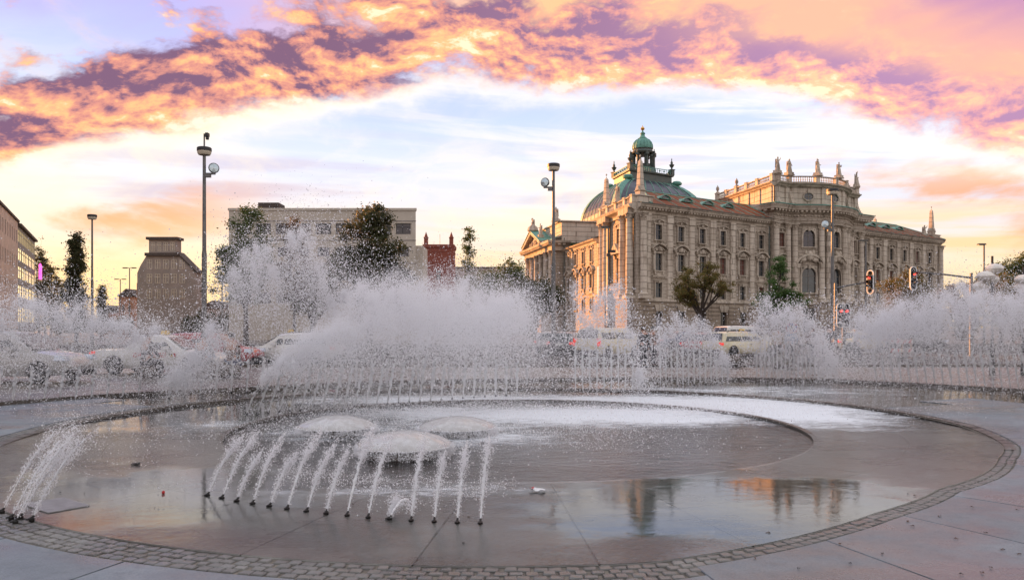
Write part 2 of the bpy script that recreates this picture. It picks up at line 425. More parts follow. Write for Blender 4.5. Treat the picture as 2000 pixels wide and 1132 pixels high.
# the square: one sheet to the horizon with the basin cut out of it
mb = MB(); N = 144
ths = [2 * math.pi * k / N for k in range(N)]
for k in range(N):
    a, b = ths[k], ths[(k + 1) % N]
    for r0, r1 in ((None, 24), (24, 45), (45, 120), (120, 500), (500, 2200)):
        q0 = [pol(ro(t) if r0 is None else r0, t, .13) for t in (a, b)]; q1 = [pol(r1, t, .13) for t in (b, a)]
        mb.quad(q0[1], q0[0], q1[1], q1[0])
mb.build('ground', 'far_paving')['kind'] = 'structure'
# outer terrace floor with its far riser
mb = MB(); mr = MB()
for k in range(N):
    a, b = ths[k], ths[(k + 1) % N]
    for s0, s1 in ((0, .5), (.5, 1)):
        f = lambda t, s: pol(R_COB + (ro(t) - R_COB) * s, t, z_ter(t) - .035)
        mb.quad(f(b, s0), f(a, s0), f(a, s1), f(b, s1))
    mr.quad(pol(ro(a), a, z_ter(a) - .04), pol(ro(b), b, z_ter(b) - .04), pol(ro(b), b, .13), pol(ro(a), a, .13))
mb.build('terrace_floor', 'ring_stone')['kind'] = 'structure'
# coping: raised lip round the outer terrace (reads as the dark far edge)
mo = MB()
for k in range(N):
    a, b = ths[k], ths[(k + 1) % N]
    if math.sin((a + b) / 2) < -.3: continue
    lo, hi = z_ter(a) - .04, .155
    mo.add([pol(ro(a) - .02, a, lo), pol(ro(b) - .02, b, lo), pol(ro(b) - .02, b, hi), pol(ro(a) - .02, a, hi), pol(ro(b) + .3, b, hi), pol(ro(a) + .3, a, hi), pol(ro(b) + .3, b, .1), pol(ro(a) + .3, a, .1)],
           [(0, 1, 2, 3), (3, 2, 4, 5), (5, 4, 6, 7)])
mo.build('terrace_kerb', 'riser_stone')['kind'] = 'structure'
# basin floor parts
mb = MB()
for k in range(N):
    a, b = ths[k], ths[(k + 1) % N]
    mb.quad(pol(0.01, b, -.16), pol(0.01, a, -.16), pol(R_IN, a, -.16), pol(R_IN, b, -.16))
    mb.quad(pol(R_IN, a, -.16), pol(R_IN, b, -.16), pol(R_IN, b, -.015), pol(R_IN, a, -.015))
    mb.quad(pol(R_IN, b, -.04), pol(R_IN, a, -.04), pol(R_COB, a, -.04), pol(R_COB, b, -.04))
pool_floor = mb.build('pool_floor', 'pool_stone'); pool_floor['kind'] = 'structure'
# kerb stones where the basin steps up on the far side
mk = MB()
for k in range(N):
    a, b = ths[k], ths[(k + 1) % N]
    for rr, w, top in ((R_BASIN, .16, .002 + .075 * far_k((a + b) / 2)), (R_IN, .10, .001 + .030 * far_k((a + b) / 2))):
        if far_k((a + b) / 2) < .03: continue
        mk.add([pol(rr, a, -.05), pol(rr, b, -.05), pol(rr, b, top), pol(rr, a, top), pol(rr + w, b, top), pol(rr + w, a, top), pol(rr + w, b, -.05), pol(rr + w, a, -.05)],
               [(0, 1, 2, 3), (3, 2, 4, 5), (5, 4, 6, 7)])
mk.build('basin_kerb', 'riser_stone')['kind'] = 'structure'

def slab(parent, name, m, r0, r1, a0, a1, z0, dz=.05, gap=.006, bev=.006):
    """one sector-shaped stone with eased edges"""
    n = max(2, int((a1 - a0) * r1 / .35)); vs = []; fs = []
    g0, g1 = gap / r0, gap / r1
    A = [a0 + (a1 - a0) * k / n for k in range(n + 1)]
    def row(r, sh, dr, z):
        out = []
        for k, a in enumerate(A):
            aa = a + (sh / r if k == 0 else (-sh / r if k == n else 0)); out.append(pol(r + dr, aa, z + z_ter(aa) * (1 if r > R_BASIN else 0)))
        return out
    i0 = row(r0, gap, gap, z0 - dz); i1 = row(r0, gap, gap, z0 - bev); i2 = row(r0, gap + bev, gap + bev, z0)
    o2 = row(r1, gap + bev, -gap - bev, z0); o1 = row(r1, gap, -gap, z0 - bev); o0 = row(r1, gap, -gap, z0 - dz)
    rows = [i0, i1, i2, o2, o1, o0]; w = n + 1
    for r in rows: vs += r
    for i in range(5):
        for k in range(n): fs.append((i * w + k + 1, i * w + k, (i + 1) * w + k, (i + 1) * w + k + 1))
    for k in (0, n): fs.append(tuple(i * w + k for i in (range(6) if k == 0 else range(5, -1, -1))))
    mb = MB(); mb.add(vs, fs)
    return mb.build(name, m, parent)
T0 = R(-90)
# inner ring of big stones, radial joints every ten degrees
ring = thing('basin_ring', None, None); ring['kind'] = 'structure'
for k in range(36):
    a0 = T0 + R(4 + 10 * k)
    for r0, r1 in ((R_IN + .02, 6.85), (6.85, R_BASIN - .003)):
        slab(ring, 'paving_stone', 'ring_stone', r0, r1, a0, a0 + R(10), random.uniform(-.003, .002), gap=.0055)
# square paving outside the cobbles on the near side
pav = thing('pavement', None, None); pav['kind'] = 'structure'
rr = [R_COB + .015, 10.75, 12.6, 14.5, 16.6]
for i in range(4):
    for k in range(-14, 15):
        off = 9 if i % 2 == 0 else 4
        a0 = T0 + R(off + 10 * k)
        if abs(10 * k + off + 5) > (112 if i < 2 else 95): continue
        slab(pav, 'paving_slab', 'slab_stone', R_BASIN + .215 if i == 0 and a0 - T0 > R(8) else rr[i], rr[i + 1], a0, a0 + R(10), random.uniform(-.003, .003) + .004, gap=.006)
mb = MB()
for k in range(N):
    a, b = ths[k], ths[(k + 1) % N]
    if math.sin((a + b) / 2) < .45:
        mb.quad(pol(R_BASIN - .05, b, z_ter(b) - .014), pol(R_BASIN - .05, a, z_ter(a) - .014), pol(20, a, z_ter(a) - .014), pol(20, b, z_ter(b) - .014))
mb.build('joint_bed', 'joint_mortar', pav)
# cobbled gutter
gut = thing('cobble_gutter', None, None); gut['kind'] = 'structure'
cob = []
for i in range(4):
    r0 = R_BASIN + .010 + i * .099; n = int(2 * math.pi * r0 / .122)
    for k in range(n):
        a = T0 + 2 * math.pi * (k + .5 * (i % 2) + random.uniform(-.12, .12)) / n
        aa = (a - T0 + math.pi) % (2 * math.pi) - math.pi
        if i > 1 and aa > R(6) + R(2.5) * (4 - i): continue
        if -R(125) < aa < R(125): cob.append((abs(aa - R(-8)), r0 + .049, a))
cob.sort()
def cobble(mb, r, a, loc=True):
    w, d, h = random.uniform(.046, .056), random.uniform(.040, .046), random.uniform(.003, .009)
    poly = [(-w, -d * .8), (-w * .82, -d), (w * .84, -d), (w, -d * .75), (w, d * .8), (w * .8, d), (-w * .85, d), (-w, d * .76)]
    poly = [(x * random.uniform(.88, 1.06), y * random.uniform(.88, 1.06)) for x, y in poly]; n = 8
    vs = [(x, y, -.03) for x, y in poly] + [(x, y, h - .008) for x, y in poly] + [(x * .86, y * .86, h + random.uniform(-.003, .003)) for x, y in poly]
    fs = [(i, (i + 1) % n, n + (i + 1) % n, n + i) for i in range(n)] + [(n + i, n + (i + 1) % n, 2 * n + (i + 1) % n, 2 * n + i) for i in range(n)] + [tuple(range(2 * n, 3 * n))]
    c = pol(r, a, z_ter(a) - .006); rot = a + math.pi / 2 + random.uniform(-.08, .08)
    if loc: mb.add(vs, fs); return c, rot
    ca, sa = math.cos(rot), math.sin(rot)
    mb.add([(c[0] + x * ca - y * sa, c[1] + x * sa + y * ca, c[2] + z) for x, y, z in vs], fs)
protos = []
for k in range(14):
    m1 = MB(); cobble(m1, 0, 0); protos.append(m1.mesh('cobble', 'cobble_stone', True))
for k, (_, r, a) in enumerate(cob[:300]):
    link('cobble', random.choice(protos), gut, pol(r, a, z_ter(a) - .006), a + math.pi / 2 + random.uniform(-.08, .08) + random.choice((0, math.pi)))
m2 = MB()
for _, r, a in cob[300:]: cobble(m2, r, a, False)
o = m2.build('cobble_band', 'cobble_stone', gut, True); o['kind'] = 'stuff'

# water
def g2(x, y, cx, cy, sx, sy):
    a = (x - cx) * (1 / sx); b = (y - cy) * (1 / sy); return (a * a * -1.0 + b * b * -1.0).exp()
def water_mat(name, chop, tint, foam, fine, film=False):
    m, t, b = new_mat(name); t.nodes.remove(b)
    p = geo_pos(t); x, y, z = sep(t, p); x = x - CX; y = y - CY
    rad = (x * x + y * y).pw(.5)
    n1 = noise(t, comb(t, x * 1.0, y * 1.7, 0.0), 3.4, 6, .65, .6); n2 = noise(t, p, 13.0, 4, .6, .4); n3 = noise(t, p, 55, 2, .5)
    # two standing puddles lie mirror calm, the rest is a thin broken film over the stone
    nz = noise(t, comb(t, x * .9, y * 1.2, 7.0), 1.0, 5, .6)
    calm = ((g2(x, y, 2.3, -6.3, 1.9, 1.5) + g2(x, y, -4.3, -6.0, 1.7, 1.5) * .95 + g2(x, y, -6.2, 3.0, 2.0, 3.0)) * 2.0 + (nz - .5) * 2.4).ss(.1, .85)
    if not film: calm = nz.ss(.3, .6)
    patch = (1.0 - calm * .97)
    h = n1 * (chop[0]) + n2 * chop[1] * patch + n3 * chop[2] * patch
    bn = t.nodes.new('ShaderNodeBump'); bn.inputs['Strength'].default_value = 1; bn.inputs['Distance'].default_value = .03
    t.links.new(h.s, bn.inputs['Height'])
    gl = t.nodes.new('ShaderNodeBsdfGlossy'); gl.inputs['Roughness'].default_value = fine; t.links.new(bn.outputs[0], gl.inputs['Normal']); gl.inputs[0].default_value = (.95, .95, .95, 1)
    if film: t.links.new(((1.0 - calm) * .075 + fine).s, gl.inputs['Roughness'])
    tr = t.nodes.new('ShaderNodeBsdfTransparent'); tr.inputs[0].default_value = (*tint, 1)
    fr = t.nodes.new('ShaderNodeFresnel'); fr.inputs['IOR'].default_value = 1.36; t.links.new(bn.outputs[0], fr.inputs['Normal'])
    mx = t.nodes.new('ShaderNodeMixShader'); t.links.new((V(t, fr.outputs[0]) * (calm * .25 + .85) if film else V(t, fr.outputs[0])).s, mx.inputs[0]); t.links.new(tr.outputs[0], mx.inputs[1]); t.links.new(gl.outputs[0], mx.inputs[2])
    last = mx
    if foam:
        fn = noise(t, comb(t, x * 1.2, y * 2.2, 3.0), 3.2, 8, .68, .8); fl = noise(t, comb(t, x * .8, y * 1.2, 13.0), 1.0, 3, .5)
        zone = foam(x, y, rad)
        fm = (fn + zone * .50 + (fl - .5) * .6 - .40).ss(.26, .85)
        df = t.nodes.new('ShaderNodeBsdfDiffuse'); df.inputs[0].default_value = (.86, .89, .92, 1)
        m2 = t.nodes.new('ShaderNodeMixShader'); t.links.new((fm * .8).s, m2.inputs[0]); t.links.new(mx.outputs[0], m2.inputs[1]); t.links.new(df.outputs[0], m2.inputs[2]); last = m2
    out = next(n for n in t.nodes if n.type == 'OUTPUT_MATERIAL'); t.links.new(last.outputs[0], out.inputs[0])
# foam lies where the jets come down: along the far inside of the basin and round the three water bells
def g2(x, y, cx, cy, sx, sy):
    a = (x - cx) * (1 / sx); b = (y - cy) * (1 / sy); return (a * a * -1.0 + b * b * -1.0).exp()
water_mat('pool_water', (.42, .24, .05), (.72, .74, .74),
          lambda x, y, r: g2(x, y, 2.9, 1.9, 3.2, 1.8) * 1.35 + g2(x, y, -.6, -1.2, 1.6, 1.6) * .9 + g2(x, y, -3.4, -.6, 1.6, 1.3) * .8 + g2(x, y, -1.2, 2.6, 4.2, 1.8) * 1.1, .035)
water_mat('ring_water', (.03, .11, .08), (.80, .79, .78),
          lambda x, y, r: g2(x, y, 4.2, 4.4, 4.6, 2.6) * 1.5 + g2(x, y, 6.0, 1.6, 1.8, 2.4) * 1.2 + g2(x, y, -1.6, -5.7, 1.9, .5) * .75 + g2(x, y, -5.6, .2, 1.8, 1.5) * .6 + g2(x, y, -2.5, 5.5, 4.5, 1.6) * 1.1, .004, True)
water_mat('terrace_water', (.12, .10, .03), (.85, .85, .84), lambda x, y, r: g2(x, y, 6.0, 7.5, 6.0, 2.4) * .9 + g2(x, y, -8.0, 4.5, 3.0, 2.0) * .4, .02)
def sheet(name, m, f0, f1, zf, a0=0, a1=2 * math.pi, n=N):
    mb = MB()
    for k in range(n):
        a, b = a0 + (a1 - a0) * k / n, a0 + (a1 - a0) * (k + 1) / n
        mb.quad(pol(f0(b), b, zf(b)), pol(f0(a), a, zf(a)), pol(f1(a), a, zf(a)), pol(f1(b), b, zf(b)))
    o = mb.build(name, m); o['kind'] = 'structure'; return o
sheet('pool_water', 'pool_water', lambda t: .01, lambda t: R_IN - .001, lambda t: -.028)
sheet('ring_water', 'ring_water', lambda t: R_IN + .002, lambda t: R_BASIN - .003, lambda t: .0075)
sheet('terrace_water', 'terrace_water', lambda t: R_BASIN + .17, lambda t: ro(t) - .025, lambda t: z_ter(t) - .012, R(-14), R(194))
# drain grating at the near side of the basin
c = pol(8.0, T0 - R(37.2), .013); mb = MB()
for i in range(22):
    mb.box((-.30 + i * .0285, 0, 0), (.010, .4, .010)); mb.box((0, -.19 + i * .018, .001), (.62, .007, .009))
mb.build('drain_grate', 'metal_light', None, False, c, R(-37.2))
tag(bpy.data.objects['drain_grate'], 'perforated metal drain grating set in the wet rim stones', 'drain grating')
# road beyond the square
mb = MB(); mb.quad((-220, 31.5, .136), (220, 36.5, .136), (220, 90, .136), (-220, 72, .136)); mb.build('road', 'asphalt')['kind'] = 'structure'
mb = MB()
for i in range(60):
    x = -90 + i * 3.2; y = 47 + x * .03; mb.add([(x, y, .141), (x + 1.6, y + .05, .141), (x + 1.6, y + .17, .141), (x, y + .12, .141)], [(0, 1, 2, 3)])
mb.build('lane_marking', 'white_paint')['kind'] = 'structure'
mb = MB()
for k in range(44):
    x0 = -220 + k * 10; y0 = 31.5 + (x0 + 220) * 5 / 440; y1 = y0 + 10 * 5 / 440
    mb.add([(x0, y0 - .3, .13), (x0 + 10, y1 - .3, .13), (x0 + 10, y1 - .3, .25), (x0, y0 - .3, .25), (x0 + 10, y1, .25), (x0, y0, .25), (x0 + 10, y1, .13), (x0, y0, .13)], [(0, 1, 2, 3), (3, 2, 4, 5), (5, 4, 6, 7)])
mb.build('road_kerb', 'riser_stone')['kind'] = 'structure'
# ------------------------------------------------------------------ facade tools
class Path:
    """a plan line; outward is to the right of travel"""
    def __init__(s, pts):
        s.p = [Vector((p[0], p[1])) for p in pts]; s.u = [0.0]
        for a, b in zip(s.p, s.p[1:]): s.u.append(s.u[-1] + (b - a).length)
        s.L = s.u[-1]; dr = [(b - a).normalized() for a, b in zip(s.p, s.p[1:])]
        s.d = dr; s.n = []
        for i in range(len(s.p)):
            a = dr[max(i - 1, 0)]; b = dr[min(i, len(dr) - 1)]
            na, nb = Vector((a.y, -a.x)), Vector((b.y, -b.x)); m = na + nb
            m = m.normalized(); s.n.append(m / max(m.dot(na), .35))
    def seg(s, u):
        i = 0
        while i < len(s.d) - 1 and u > s.u[i + 1] + 1e-6: i += 1
        return i
    def at(s, u, off=0.0):
        i = s.seg(u); f = (u - s.u[i]) / (s.u[i + 1] - s.u[i])
        q = s.p[i].lerp(s.p[i + 1], f); n = s.n[i].lerp(s.n[i + 1], f)
        return q + n * off
    def ang(s, u):
        d = s.d[s.seg(u)]; return math.atan2(d.y, d.x)
    def cuts(s, u0, u1): return [u0] + [u for u in s.u if u0 + 1e-4 < u < u1 - 1e-4] + [u1]
def wall(mb, path, z0, z1, holes, depth=.4, off=0.0, u0=None, u1=None):
    u0 = 0 if u0 is None else u0; u1 = path.L if u1 is None else u1
    us = sorted(set(round(x, 4) for x in path.cuts(u0, u1) + [h[i] for h in holes for i in (0, 1) if u0 < h[i] < u1]))
    zs = sorted(set([z0, z1] + [h[i] for h in holes for i in (2, 3) if z0 < h[i] < z1]))
    W = lambda u, o, z: (*path.at(u, o), z)
    for a, b in zip(us, us[1:]):
        for c, d in zip(zs, zs[1:]):
            mu, mz = (a + b) / 2, (c + d) / 2
            if any(h[0] < mu < h[1] and h[2] < mz < h[3] for h in holes): continue
            mb.quad(W(a, off, c), W(b, off, c), W(b, off, d), W(a, off, d))
    for h in holes:
        a, b, c, d = h; o2 = off - depth
        mb.quad(W(a, off, c), W(a, o2, c), W(b, o2, c), W(b, off, c)); mb.quad(W(a, o2, d), W(a, off, d), W(b, off, d), W(b, o2, d))
        mb.quad(W(a, off, d), W(a, o2, d), W(a, o2, c), W(a, off, c)); mb.quad(W(b, o2, d), W(b, off, d), W(b, off, c), W(b, o2, c))
def sweep(mb, path, prof, u0=None, u1=None):
    """moulding: profile of (offset, z) along the plan line, ends closed"""
    us = path.cuts(0 if u0 is None else u0, path.L if u1 is None else u1); n = len(prof); vs = []
    for u in us:
        for o, z in prof: vs.append((*path.at(u, o), z))
    fs = []
    for i in range(len(us) - 1):
        for k in range(n - 1): fs.append((i * n + k, (i + 1) * n + k, (i + 1) * n + k + 1, i * n + k + 1))
    fs += [tuple(range(n))[::-1], tuple(range((len(us) - 1) * n, len(us) * n))]
    mb.add(vs, fs)
def strip(mb, path, u, w, z0, z1, o0, o1):
    """upright pilaster strip standing proud of the wall"""
    W = lambda a, o, z: (*path.at(a, o), z)
    a, b = u - w / 2, u + w / 2
    vs = [W(a, o0, z0), W(b, o0, z0), W(b, o1, z0), W(a, o1, z0), W(a, o0, z1), W(b, o0, z1), W(b, o1, z1), W(a, o1, z1)]
    mb.add(vs, [(0, 1, 2, 3), (7, 6, 5, 4), (1, 0, 4, 5)[::-1], (2, 1, 5, 6)[::-1], (3, 2, 6, 7)[::-1], (0, 3, 7, 4)[::-1]])
def arc_pts(w, rise, n=8):
    r = (w * w / 4 + rise * rise) / (2 * rise); a = math.asin(min(1, w / 2 / r))
    return [(r * math.sin(-a + 2 * a * k / n), r * math.cos(-a + 2 * a * k / n) - r + rise) for k in range(n + 1)]
def band(mb, pts, t, y0, y1):
    """a raised moulding following pts in the x-z plane, thickness t outward (up)"""
    n = len(pts); vs = []
    for i, (x, z) in enumerate(pts):
        a, b = pts[max(0, i - 1)], pts[min(n - 1, i + 1)]; l = math.hypot(b[0] - a[0], b[1] - a[1]) or 1
        nx, nz = -(b[1] - a[1]) / l, (b[0] - a[0]) / l
        for xx, zz in ((x, z), (x + nx * t, z + nz * t)): vs += [(xx, y0, zz), (xx, y1, zz)]
    fs = []
    for i in range(n - 1):
        o, p = i * 4, i * 4 + 4
        fs += [(o + 1, p + 1, p + 3, o + 3), (o + 2, o + 3, p + 3, p + 2), (o, p, p + 1, o + 1)]
    fs += [(0, 1, 3, 2), ((n - 1) * 4 + 2, (n - 1) * 4 + 3, (n - 1) * 4 + 1, (n - 1) * 4)]
    mb.add(vs, fs)
CACHE = {}
def window_meshes(w, h, glz='window_glass', rows=3, arch=0.0, frame='window_frame'):
    key = ('win', round(w, 2), round(h, 2), glz, rows, frame)
    if key not in CACHE:
        f = MB(); t = .07
        for sx in (-1, 1): f.box((sx * (w / 2 - t / 2), 0, 0), (t, .1, h))
        for sz in (-1, 1): f.box((0, 0, sz * (h / 2 - t / 2)), (w - 2 * t, .1, t))
        f.box((0, -.01, 0), (.09, .1, h - 2 * t)); f.box((0, -.012, h * .17), (w - 2 * t, .1, .09))
        if rows > 2: f.box((0, -.004, -h * .16), (w - 2 * t, .09, .05))
        g = MB(); g.box((0, .03, 0), (w - 2 * t, .02, h - 2 * t))
        CACHE[key] = (f.mesh('window', frame), g.mesh('pane', glz))
    return CACHE[key]
def window(parent, path, u, z, w, h, depth=.28, **k):
    fm, gm = window_meshes(w, h, **k); q = path.at(u, -depth)
    o = link('window', fm, parent, (q.x, q.y, z), path.ang(u)); link('pane', gm, o)
    return o
def put(parent, name, me, path, u, z, off=0.0):
    q = path.at(u, off); return link(name, me, parent, (q.x, q.y, z), path.ang(u))
def surround(kind, w, h):
    """stone dressing round a window, built round the window's centre, outward is -y"""
    key = (kind, round(w, 2), round(h, 2))
    if key in CACHE: return CACHE[key]
    m = MB(); t = .24
    for s in (-1, 1): m.box((s * (w / 2 + t / 2), -.09, -.02), (t, .22, h + .1))
    m.box((0, -.16, -h / 2 - .14), (w + .9, .36, .2)); m.box((0, -.08, h / 2 + .14), (w + 2 * t, .20, .24))
    if kind == 'top':
        for s in (-1, 1): m.box((s * (w / 2 - .05), -.1, -h / 2 - .42), (.22, .26, .36), 0, .8)
        band(m, [(x, z + h / 2 + .45) for x, z in arc_pts(w + 1.3, .42)], .16, 0.0, -.32)
        m.box((0, -.12, h / 2 + .52), (.34, .3, .5), 0, 1.15)
        for s in (-1, 1): m.lathe([(.05, -.12), (.2, -.02), (.16, .12), (.03, .2)], (s * (w / 2 + .42), -.12, h / 2 + .2), 6)
    elif kind == 'grand':
        for s in (-1, 1):
            m.box((s * (w / 2 + t + .2), -.12, -.1), (.3, .3, h * .86)); m.box((s * (w / 2 + t + .2), -.2, h / 2 + .12), (.42, .5, .5), 0, 1.15)
            m.box((s * (w / 2 + .1), -.16, -h / 2 - .46), (.36, .34, .46), 0, .8)
        m.box((0, -.05, -h / 2 - .62), (w + .2, .14, .7)); m.box((0, -.2, -h / 2 - 1.04), (w + 1.5, .3, .16))
        band(m, [(x, z + h / 2 + .62) for x, z in arc_pts(w + 2.0, .95, 10)], .26, .02, -.62)
        band(m, [(x, z + h / 2 + .40) for x, z in arc_pts(w + 1.2, .62, 8)], .14, .02, -.30)
        m.lathe([(.1, -.5), (.42, -.3), (.5, 0), (.36, .32), (.08, .5)], (0, -.28, h / 2 + .85), 8, 0, 1, .5)
        for s in (-1, 1):
            m.lathe([(.05, -.28), (.24, -.1), (.2, .14), (.03, .26)], (s * .62, -.22, h / 2 + .62), 6, 0, 1.2, .7)
            m.lathe([(.05, -.2), (.2, -.1), (.17, .1), (.03, .2)], (s * (w / 2 + .82), -.25, h / 2 + .55), 6)
    elif kind == 'mezz':
        m.box((0, -.14, h / 2 + .36), (w + .9, .34, .16)); m.box((0, -.14, h / 2 + .1), (.34, .34, .42), 0, 1.2)
        for s in (-1, 1): m.box((s * (w / 2 + .14), -.14, -h / 2 - .4), (.3, .28, .34), 0, .8)
    elif kind == 'arch':
        pts = [(-w / 2, -h / 2)] + [(-w / 2 * math.cos(a), h / 2 - w / 2 + w / 2 * math.sin(a)) for a in [math.pi * k / 12 for k in range(13)]] + [(w / 2, -h / 2)]
        band(m, pts, .34, .3, -.22)
        for s in (-1, 1):
            poly = [(s * w / 2, .02, h / 2), (s * w / 2, .02, h / 2 - w / 2)] + [(s * w / 2 * math.cos(a), .02, h / 2 - w / 2 + w / 2 * math.sin(a)) for a in [math.pi / 2 * k / 6 for k in range(1, 7)]]
            m.prism(poly if s > 0 else poly[::-1], (0, .22, 0))
        m.box((0, -.22, h / 2 + .14), (.5, .46, .8), 0, 1.2)
    CACHE[key] = m.mesh('window_surround', 'palace_trim'); return CACHE[key]
def voussoirs(w):
    key = ('vous', w)
    if key not in CACHE:
        m = MB()
        for k in range(-3, 4):
            a0, a1 = (k - .47) * .2, (k + .47) * .2; lo, hi = .05, 1.25 + .12 * (k == 0)
            x = lambda a, z: a * (w * .95 + z * .8) / 1.3
            m.prism([(x(a0, lo), .05, lo), (x(a1, lo), .05, lo), (x(a1, hi), .05, hi), (x(a0, hi), .05, hi)], (0, -.24 - .08 * (k == 0), 0))
        CACHE[key] = m.mesh('keystone_arch', 'palace_trim')
    return CACHE[key]
def capital(r):
    m = MB(); m.lathe([(r, 0), (r * 1.12, .12), (r * 1.02, .2), (r * 1.15, .7), (r * 1.5, 1.05), (r * 1.35, 1.1)], n=10)
    m.box((0, 0, 1.22), (r * 3.0, r * 3.0, .22))
    for k in range(8):
        a = k * math.pi / 4; m.lathe([(.04, .0), (.2, .12), (.16, .3), (.03, .4)], (r * 1.15 * math.cos(a), r * 1.15 * math.sin(a), .35 + .3 * (k % 2)), 5)
    return m.mesh('capital', 'palace_trim')
def baluster_mesh(h=1.0):
    m = MB(); m.lathe([(.10, 0), (.10, .08), (.05, .14), (.13, .34), (.11, .48), (.05, .72), (.09, .86), (.10, h)], n=6); return m
def balustrade(parent, path, u0, u1, z, posts, name='balustrade', off=0.0, m='palace_light'):
    """posts at the given distances, coping and plinth between them, turned balusters in one row"""
    mb = MB(); sweep(mb, path, [(off - .22, z), (off + .22, z), (off + .22, z + .22), (off - .22, z + .22)], u0, u1)
    sweep(mb, path, [(off - .2, z + 1.22), (off + .22, z + 1.22), (off + .25, z + 1.42), (off - .22, z + 1.42)], u0, u1)
    rows = MB(); b = baluster_mesh()
    n = int((u1 - u0) / .46)
    for k in range(n):
        u = u0 + (u1 - u0) * (k + .5) / n
        if any(abs(u - q) < .55 for q in posts): continue
        c = path.at(u, off); rows.add([(x + c.x, y + c.y, zz + z + .22) for x, y, zz in b.v], b.f)
    o = mb.build('balustrade', m, parent); rows.build('baluster_row', m, o)
    for q in posts:
        pm = MB(); pm.box((0, 0, .75), (.95, .75, 1.5)); pm.box((0, 0, 1.56), (1.15, .95, .14)); pm.box((0, 0, .1), (1.1, .9, .2))
        c = path.at(q, off); pm.build('parapet_post', m, parent, False, (c.x, c.y, z), path.ang(q))
    return o
def human(j, name, radii=1.0, sub=2):
    """one continuous skinned figure from joints: name -> (x, y, z, r); the root first"""
    keys = list(j); edges = [(a, b) for a, b in BONES if a in j and b in j]
    me = bpy.data.meshes.new(name); me.from_pydata([j[k][:3] for k in keys], [(keys.index(a), keys.index(b)) for a, b in edges], [])
    o = bpy.data.objects.new(name, me); COL.objects.link(o)
    md = o.modifiers.new('skin', 'SKIN'); md.use_smooth_shade = True
    if not me.skin_vertices: me.skin_vertices.new()
    for i, k in enumerate(keys):
        sv = me.skin_vertices[0].data[i]; r = j[k][3] * radii; sv.radius = (r, r); sv.use_root = (i == 0)
    sb = o.modifiers.new('sub', 'SUBSURF'); sb.levels = sub; sb.render_levels = sub
    dg = bpy.context.evaluated_depsgraph_get(); out = bpy.data.meshes.new_from_object(o.evaluated_get(dg))
    bpy.data.objects.remove(o); out.name = name
    return out
BONES = [('pelvis', 'waist'), ('waist', 'chest'), ('chest', 'neck'), ('neck', 'head'), ('head', 'crown'),
         ('chest', 'shl'), ('shl', 'ell'), ('ell', 'wrl'), ('wrl', 'hal'), ('chest', 'shr'), ('shr', 'elr'), ('elr', 'wrr'), ('wrr', 'har'),
         ('pelvis', 'hil'), ('hil', 'knl'), ('knl', 'anl'), ('anl', 'tol'), ('pelvis', 'hir'), ('hir', 'knr'), ('knr', 'anr'), ('anr', 'tor')]
STATUES = []
def make_statues():
    """four robed stone figures in different poses, about 3.3 m tall with the plinth"""
    poses = [dict(ell=(.34, -.02, 1.28), wrl=(.42, -.2, 1.6), elr=(-.33, 0, 1.12), wrr=(-.2, -.24, 1.02), hd=.03),
             dict(ell=(.36, .02, 1.14), wrl=(.2, -.25, 1.0), elr=(-.4, -.03, 1.4), wrr=(-.46, -.1, 1.75), hd=-.04),
             dict(ell=(.34, 0, 1.12), wrl=(.36, -.14, .86), elr=(-.34, 0, 1.14), wrr=(-.12, -.26, 1.16), hd=0.05),
             dict(ell=(.36, -.1, 1.16), wrl=(.1, -.3, 1.3), elr=(-.35, .02, 1.12), wrr=(-.38, 0, .84), hd=-.02)]
    for i, p in enumerate(poses):
        s = .04 * (-1) ** i; x = lambda v, r: (*v, r)
        j = dict(pelvis=(s, 0, .95, .17), waist=(s * .5, 0, 1.12, .145), chest=(0, 0, 1.36, .17), neck=(p['hd'] * .5, 0, 1.54, .065), head=(p['hd'], -.02, 1.66, .10), crown=(p['hd'] * 1.3, -.02, 1.80, .085),
                 shl=(.19, 0, 1.45, .08), ell=x(p['ell'], .065), wrl=x(p['wrl'], .045), hal=(p['wrl'][0], p['wrl'][1] - .04, p['wrl'][2] + .1, .04),
                 shr=(-.19, 0, 1.45, .08), elr=x(p['elr'], .065), wrr=x(p['wrr'], .045), har=(p['wrr'][0], p['wrr'][1] - .05, p['wrr'][2] + .06, .04),
                 hil=(.1 + s, 0, .86, .13), knl=(.13, -.06, .48, .13), anl=(.14, 0, .1, .13), hir=(-.1 + s, 0, .86, .13), knr=(-.12, .02, .48, .14), anr=(-.13, .03, .1, .15))
        me = human(j, 'statue_body', 1.0, 1)
        m = MB(); m.v = [tuple(v.co) for v in me.vertices]; m.f = [tuple(q.vertices) for q in me.polygons]
        # robe: fluted skirt and a cloak down the back
        vs, fs, n = [], [], 22
        for a, (z, r) in enumerate(((1.05, .20), (.8, .27), (.45, .31), (.05, .38))):
            for k in range(n):
                t = 2 * math.pi * k / n; rr = r * (1 + .13 * math.sin(k * 2.6 + i) * (a / 3)); vs.append((s + rr * math.cos(t), rr * .85 * math.sin(t), z))
        for a in range(3):
            for k in range(n): fs.append((a * n + k, (a + 1) * n + k, (a + 1) * n + (k + 1) % n, a * n + (k + 1) % n))
        m.add(vs, fs)
        m.box((.02, .2, .95), (.5, .14, 1.1), 0, .8); m.box((0, .02, -.1), (.95, .8, .3)); m.box((0, .02, -.3), (1.1, .95, .14))
        m.v = [(a * 1.62, b * 1.62, (c + .37) * 1.62) for a, b, c in m.v]
        STATUES.append(m.mesh('statue', 'palace_trim', True))
make_statues()
